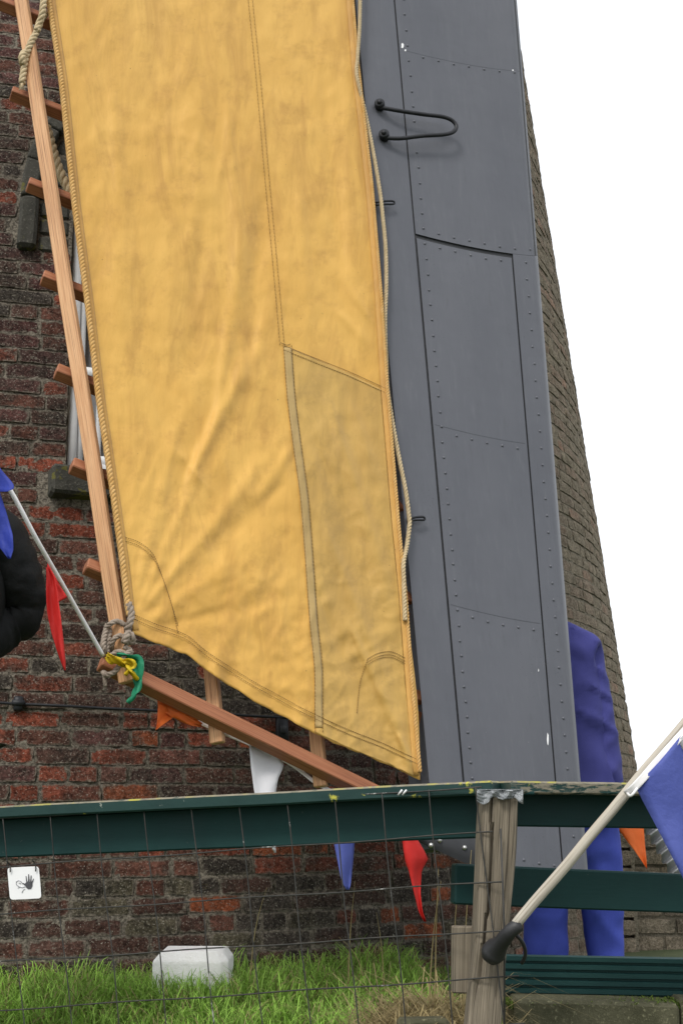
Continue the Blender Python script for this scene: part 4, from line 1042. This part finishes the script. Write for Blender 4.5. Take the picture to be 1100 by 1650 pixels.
m_ = MB(); c0, c1 = at(1034, 1330, 6.15), at(1092, 1430, 6.15)
m_.grid(lambda a, b: c0.lerp(c1, a) + Vector((.34 * b, .10 * b, .22 * b)) + Vector((0, -.02, .010)) * math.sin(a * 2 * math.pi * 6.5), 104, 5); m_.build('corrugated_sheet', M['zincsheet'], shed, solid=.002)

# ------------------------------------------------------------------ people
def skin(name, J, E, mat, parent, org, root, sub=2, wr=.0, wsc=14, seed=0):
    names = list(J); me = bpy.data.meshes.new(name + '_sk'); me.from_pydata([J[n][0] for n in names], [(names.index(a), names.index(b)) for a, b in E], [])
    o = bpy.data.objects.new(name + '_sk', me); COL.objects.link(o)
    md = o.modifiers.new('s', 'SKIN'); md.use_smooth_shade = True
    for i, n in enumerate(names):
        r = J[n][1]; me.skin_vertices[0].data[i].radius = r if isinstance(r, tuple) else (r, r)
        me.skin_vertices[0].data[i].use_root = (n == root)
    ss = o.modifiers.new('b', 'SUBSURF'); ss.levels = sub; ss.render_levels = sub
    dg = bpy.context.evaluated_depsgraph_get(); dg.update(); ev = o.evaluated_get(dg); m2 = bpy.data.meshes.new_from_object(ev)
    m2.name = name; bpy.data.objects.remove(o)
    m2.update()
    for v in m2.vertices:
        if wr:
            p = v.co; f1 = noise.noise(Vector((p.x * 4, 0, p.z * 4 + seed))); g1 = noise.noise(Vector((p.x * 6 + p.z * 7, p.z * 2 - p.x * 3, seed + 3))); g2 = noise.noise(Vector((p.x * 9 - p.z * 6, p.z * 3 + p.x * 2, seed + 9))); g3 = noise.noise(Vector((p.x * 3, p.z * 16, seed + 15)))
            d = wr * (1.0 * f1 + .9 * max(0, 1 - 3.2 * abs(g1)) ** 1.5 + .6 * max(0, 1 - 3.5 * abs(g2)) ** 1.5 + .4 * max(0, 1 - 4 * abs(g3)) * max(0, f1 + .3))
            v.co = p + Vector((0, -1, 0)) * d          # cloth lies in soft folds
    for v in m2.vertices: v.co -= org
    m2.materials.clear(); m2.materials.append(mat); m2.polygons.foreach_set('use_smooth', [True] * len(m2.polygons)); m2.update()
    q = bpy.data.objects.new(name, m2); COL.objects.link(q); q.parent = parent; ORG[q.name] = org; return q
def head_mesh(name, c, r, fwd, parent, hair=True):
    fwd = Vector(fwd).normalized(); rt = fwd.cross(Vector((0, 0, 1))).normalized(); up = rt.cross(fwd)
    bm = bmesh.new(); bmesh.ops.create_uvsphere(bm, u_segments=28, v_segments=22, radius=1)
    for v in bm.verts:
        x, y, z = v.co
        jaw = .78 + .22 * sstep(-1, .1, z)
        X, Y, Z = x * .76 * jaw, y * .95 * (jaw * .4 + .6), z * 1.16
        if y > .3:
            nose = math.exp(-((x / .13) ** 2 + ((z + .12) / .2) ** 2)); Y += .20 * nose
            for s in (-1, 1): Y -= .09 * math.exp(-(((x - s * .33) / .15) ** 2 + ((z - .1) / .1) ** 2))
            Y += .05 * math.exp(-((x / .3) ** 2 + ((z + .5) / .08) ** 2)); Y += .05 * math.exp(-((x / .3) ** 2 + ((z + .85) / .15) ** 2))
        for s in (-1, 1):
            e = math.exp(-(((y + .05) / .16) ** 2 + ((z + .02) / .22) ** 2)) * (1 if x * s > .8 else 0); X += s * .16 * e
        v.co = rt * X * r + fwd * Y * r + up * Z * r + c - ORG[parent.name]
    me = bpy.data.meshes.new(name); bm.to_mesh(me); bm.free(); me.materials.append(M['skin']); me.polygons.foreach_set('use_smooth', [True] * len(me.polygons))
    o = bpy.data.objects.new(name, me); COL.objects.link(o); o.parent = parent; ORG[o.name] = ORG[parent.name]
    bm = bmesh.new(); bmesh.ops.create_uvsphere(bm, u_segments=28, v_segments=20, radius=1)
    kill = [v for v in bm.verts if v.co.z < -.35 or (v.co.y > .35 and v.co.z < .45) or (v.co.z < .12 and v.co.y > .1)]
    bmesh.ops.delete(bm, geom=kill, context='VERTS')
    for v in bm.verts:
        x, y, z = v.co; k = 1.06 + .05 * noise.noise(v.co * 5); v.co = (rt * x * .80 + fwd * y * .98 + up * z * 1.17) * r * k + c - ORG[parent.name]
    me = bpy.data.meshes.new('hair'); bm.to_mesh(me); bm.free(); me.materials.append(M['hair']); me.polygons.foreach_set('use_smooth', [True] * len(me.polygons))
    h = bpy.data.objects.new('hair', me); COL.objects.link(h); h.parent = o; return o
# person in blue behind the board
YP = 5.0; pb = at(920, 1560, YP); pb.z = gz(pb.x, YP)
per = empty('person', pb, 'person in blue work overalls standing behind the grey sail board', 'person')
A = lambda px, py, dy=0: at(px, py, YP + dy)
J = {'hem': (A(918, 1285), (.17, .17)), 'pelvis': (A(914, 1228), (.185, .185)), 'waist': (A(906, 1150), (.185, .185)), 'chest': (A(894, 1085), (.185, .185)), 'collar': (A(876, 1032), (.12, .12)), 'neck': (A(864, 990), .062),
     'sR': (A(936, 1056), (.098, .098)), 'eR': (A(946, 1150, -.02), (.105, .105)), 'wR': (A(967, 1240, -.04), (.096, .096)), 'kR0': (A(966, 1330, -.05), .085),
     'sL': (A(812, 1060), (.092, .092)), 'eL': (A(792, 1165, .05), (.08, .08)), 'wL': (A(812, 1250, -.02), .062)}
E = [('hem', 'pelvis'), ('pelvis', 'waist'), ('waist', 'chest'), ('chest', 'collar'), ('collar', 'neck'), ('collar', 'sR'), ('sR', 'eR'), ('eR', 'wR'), ('wR', 'kR0'), ('collar', 'sL'), ('sL', 'eL'), ('eL', 'wL')]
skin('jacket', J, E, M['overall'], per, pb, 'pelvis', 3, .022, 12)
J.update({'hip': (A(914, 1245), .13), 'hR': (A(948, 1305), .112), 'nR': (A(963, 1385), .098), 'cR': (A(967, 1450, .03), .090), 'aR': (A(980, 1602, .03), .062),
     'hL': (A(884, 1305), .105), 'nL': (A(878, 1385), .094), 'cL': (A(878, 1450, .03), .090), 'aL': (A(878, 1602, .03), .096)})
skin('trousers', {k: J[k] for k in ('hip', 'hR', 'nR', 'cR', 'aR', 'hL', 'nL', 'cL', 'aL')}, [('hip', 'hR'), ('hR', 'nR'), ('nR', 'cR'), ('cR', 'aR'), ('hip', 'hL'), ('hL', 'nL'), ('nL', 'cL'), ('cL', 'aL')], M['trouser'], per, pb, 'hip', 3, .020, 12, 3)
head_mesh('head', A(846, 925), .105, (-.6, .8, -.15), per)
m_ = MB(); m_.tube([A(864, 1000), A(858, 960), A(850, 930)], [.055, .053, .05], 14); m_.build('neck', M['skin'], per)
for s in ('R', 'L'):
    a = J['a' + s][0]; f = MB(); g0 = gz(a.x, a.y) + .045
    f.tube(resample([Vector((a.x, a.y + .06, g0 + .02)), Vector((a.x, a.y - .02, g0 + .02)), Vector((a.x, a.y - .12, g0)), Vector((a.x, a.y - .19, g0 - .005))], 8), [.036, .05, .052, .05, .046, .043, .04, .028], 12); f.build('shoe', M['shoe'], per)
    wv_ = J['wL'][0] if s == 'L' else A(950, 1265);        # right hand sits in the pocket
    hm = MB(); hm.tube([wv_ + Vector((0, 0, .03)), wv_ + Vector((0, -.03, -.05))], [.036, .036], 10)
    for q in range(4): hm.tube([wv_ + Vector((-.027 + q * .018, -.03, -.045)), wv_ + Vector((-.027 + q * .018, -.045, -.09)), wv_ + Vector((-.024 + q * .016, -.035, -.125 + .008 * abs(q - 1.5)))], [.010, .009, .007], 8)
    hm.tube([wv_ + Vector((.03, -.03, -.02)), wv_ + Vector((.047, -.05, -.05)), wv_ + Vector((.04, -.055, -.085))], [.011, .010, .008], 8)
    hm.build('hand', M['skin'], per)
# man in the black jacket, mostly outside the left edge
YQ = 3.45; qb = at(-90, 1690, YQ); qb.z = gz(qb.x, YQ)
man = empty('person', qb, 'person in black jacket with elbow out standing at the left edge', 'person')
A = lambda px, py, dy=0: at(px, py, YQ + dy)
J = {'pelvis': (A(-98, 1140), (.15, .14)), 'waist': (A(-82, 1060), (.165, .135)), 'chest': (A(-60, 930), (.20, .16)), 'collar': (A(-90, 820), (.12, .10)), 'neck': (A(-92, 775), .07),
     'sR': (A(-22, 850), (.095, .095)),
     'sL': (A(-176, 862), (.085, .085)), 'eL': (A(-215, 985, .06), (.07, .07)), 'wL': (A(-160, 1060), (.055, .055))}
E = [('pelvis', 'waist'), ('waist', 'chest'), ('chest', 'collar'), ('collar', 'neck'), ('collar', 'sR'), ('collar', 'sL'), ('sL', 'eL'), ('eL', 'wL')]
skin('jacket', J, E, M['coat'], man, qb, 'pelvis', 3, .022, 15, 4)
sp0 = [A(-30, 838), A(-8, 868, .01), A(12, 912, .04), A(27, 950, .07), A(33, 976, .09), A(28, 992, .09), A(10, 1003, .08), A(-14, 1017, .05), A(-45, 1036, .0)]
sP = resample(sp0, 60); n_s = 28; vs = []; rt = [(.070, 0), (.086, .15), (.084, .35), (.078, .5), (.070, .6), (.070, .7), (.078, .85), (.07, 1)]
nrm0 = Vector((0, -1, 0))
for i, p in enumerate(sP):
    t_ = (sP[min(i + 1, 59)] - sP[max(i - 1, 0)]).normalized(); b_ = t_.cross(nrm0).normalized(); n_ = b_.cross(t_); f_ = i / 59
    r_s = lerpc(rt, f_)
    for k in range(n_s):
        a = 2 * math.pi * k / n_s; ca, sa = math.cos(a), math.sin(a)
        fd = noise.noise(Vector((ca * 1.2, sa * 1.2 , f_ * 13 + ca * 1.5))); fd2 = max(0, 1 - 3.5 * abs(noise.noise(Vector((ca * 1.5, sa * 1.5 + 4, f_ * 9 - ca * 2)))))
        el = math.exp(-((f_ - .58) / .2) ** 2)
        rr = r_s * (1 + (.05 + .07 * el) * fd + (.05 + .08 * el) * fd2)
        vs.append(p + (b_ * ca + n_ * sa * .92) * rr)
fs = [[i * n_s + k, i * n_s + (k + 1) % n_s, (i + 1) * n_s + (k + 1) % n_s, (i + 1) * n_s + k] for i in range(59) for k in range(n_s)] + [list(range(n_s)), [59 * n_s + k for k in range(n_s)]]
m_ = MB(); m_.add(vs, fs); m_.build('sleeve', M['coat'], man)
J2 = {'pelvis': (A(-104, 1170), (.13, .12)), 'hR': (A(-72, 1230), .09), 'nR': (A(-72, 1400), .08), 'aR': (A(-70, 1640), .075), 'hL': (A(-136, 1230), .10), 'nL': (A(-138, 1400), .085), 'aL': (A(-140, 1640), .075)}
skin('trousers', J2, [('pelvis', 'hR'), ('hR', 'nR'), ('nR', 'aR'), ('pelvis', 'hL'), ('hL', 'nL'), ('nL', 'aL')], M['coat'], man, qb, 'pelvis', 2, .008, 12, 2)
head_mesh('head', A(-94, 700), .105, (.1, .95, 0), man)
m_ = MB(); m_.tube([A(-92, 785), A(-93, 750), A(-94, 720)], [.06, .056, .052], 14); m_.build('neck', M['skin'], man)
for s in ('R', 'L'):
    a = J2['a' + s][0]; f = MB(); g0 = gz(a.x, a.y) + .045
    f.tube(resample([Vector((a.x, a.y - .07, g0 + .02)), Vector((a.x, a.y + .02, g0 + .02)), Vector((a.x, a.y + .12, g0)), Vector((a.x, a.y + .19, g0 - .005))], 8), [.036, .05, .052, .05, .046, .043, .04, .028], 12); f.build('shoe', M['shoe'], man)

# ------------------------------------------------------------------ grass
def blade(m_, x, y, z, h, lean, az, wd, col, col2):
    dx, dy = math.cos(az), math.sin(az); sx, sy = -dy * wd, dx * wd
    # blade width faces roughly across so it shows from every side
    b = len(m_.v); pts = [(0, 0), (.35, .45), (.75, .8), (1, 1 - .25 * lean)]
    for k, (l, t) in enumerate(pts):
        cx, cy, cz = x + dx * lean * h * l * l, y + dy * lean * h * l * l, z + h * t
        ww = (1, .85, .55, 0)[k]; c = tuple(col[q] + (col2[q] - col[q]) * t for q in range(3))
        if k < 3:
            m_.v += [Vector((cx - sx * ww, cy - sy * ww, cz)), Vector((cx + sx * ww, cy + sy * ww, cz))]; m_.col += [c, c]
        else: m_.v.append(Vector((cx, cy, cz))); m_.col.append(c)
    m_.f += [[b, b + 1, b + 3, b + 2], [b + 2, b + 3, b + 5, b + 4], [b + 4, b + 5, b + 6]]; m_.uv += [None] * 3
g = MB(); rg = random.Random(5)
def inside_tower(x, y): return math.hypot(x - AX.x, y - AX.y) < R0 + .01
n_ = 0
while n_ < 40000:
    x = rg.uniform(-2.2, 1.4); y = rg.uniform(3.35, 5.6)
    if inside_tower(x, y): continue
    if x > .15 and y < 3.62: continue
    dens = noise.noise(Vector((x * 3, y * 3, 2))) * .5 + .7
    if rg.random() > dens: continue
    n_ += 1
    near = (x - -.3) ; h = rg.uniform(.05, .135) * (.8 + .5 * (noise.noise(Vector((x * 5, y * 5, 0))) + .5))
    h *= 1.3
    if x > .30: h *= .35
    k = rg.uniform(.5, 1.25) * (1 + .5 * noise.noise(Vector((x * 4, y * 4, 5)))); dry = rg.random() < .14
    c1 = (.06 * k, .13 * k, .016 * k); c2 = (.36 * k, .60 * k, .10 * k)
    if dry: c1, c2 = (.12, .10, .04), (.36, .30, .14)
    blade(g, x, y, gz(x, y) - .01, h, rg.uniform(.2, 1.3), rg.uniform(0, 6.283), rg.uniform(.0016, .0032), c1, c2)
for k in range(500):       # longer blades in front of the boundary stone
    x = rg.uniform(-.80, -.38); y = rg.uniform(4.26, 4.38); q = rg.uniform(.7, 1.2)
    blade(g, x, y, gz(x, y) - .01, rg.uniform(.10, .19), rg.uniform(.2, 1.0), rg.uniform(0, 6.283), rg.uniform(.0016, .003), (.06 * q, .13 * q, .016 * q), (.36 * q, .60 * q, .10 * q))
for k in range(2500):      # short grass and moss on the kerb
    x = rg.uniform(.42, 1.1); y = rg.uniform(3.30, 3.40); kk = rg.uniform(.7, 1.3)
    blade(g, x, y, at(820, 1606, 3.36).z - .022, rg.uniform(.006, .022) * 1.2, rg.uniform(.3, 1.5), rg.uniform(0, 6.283), .0022, (.04 * kk, .075 * kk, .012), (.15 * kk, .22 * kk, .03))
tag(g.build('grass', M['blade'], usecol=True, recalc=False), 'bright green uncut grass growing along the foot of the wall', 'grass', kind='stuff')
g = MB()
for k in range(2600):
    x = rg.gauss(.22, .08); y = rg.uniform(3.05, 3.5)
    if x > .42: continue
    kk = rg.uniform(.6, 1.2); h = rg.uniform(.03, .10) * (1.0 if rg.random() < .93 else 1.8)
    blade(g, x, y, .115 + .02 * rg.random() - .25 * max(0, .12 - x), h, rg.uniform(.6, 2.4), rg.uniform(0, 6.283), rg.uniform(.0012, .0026), (.16 * kk, .12 * kk, .05 * kk), (.42 * kk, .34 * kk, .17 * kk))
tag(g.build('dry_grass', M['blade'], usecol=True, recalc=False), 'tuft of dry straw coloured grass at the foot of the wooden post', 'dry grass', kind='stuff')
# a few tall stalks in front of the wall
g = MB()
for px, py, dx, hh in ((400, 1560, 30, 130), (560, 1570, 12, 150), (620, 1580, -14, 110), (690, 1590, 20, 170), (700, 1590, 6, 190), (728, 1600, 10, 190), (745, 1600, 14, 230), (596, 1580, -50, 70)):
    Y = 4.4 if px < 650 else 3.2; g.tube(resample([at(px, py + 40, Y), at(px + dx * .4, py - hh * .5, Y), at(px + dx, py - hh, Y - .02)], 8), [.002, .002, .0019, .0018, .0016, .0013, .001, .0006], 5, col=(.36, .29, .14))
tag(g.build('grass_stalks', M['blade'], usecol=True), 'thin pale dry stalks rising before the brick wall beside the post', 'grass stalks', kind='stuff')
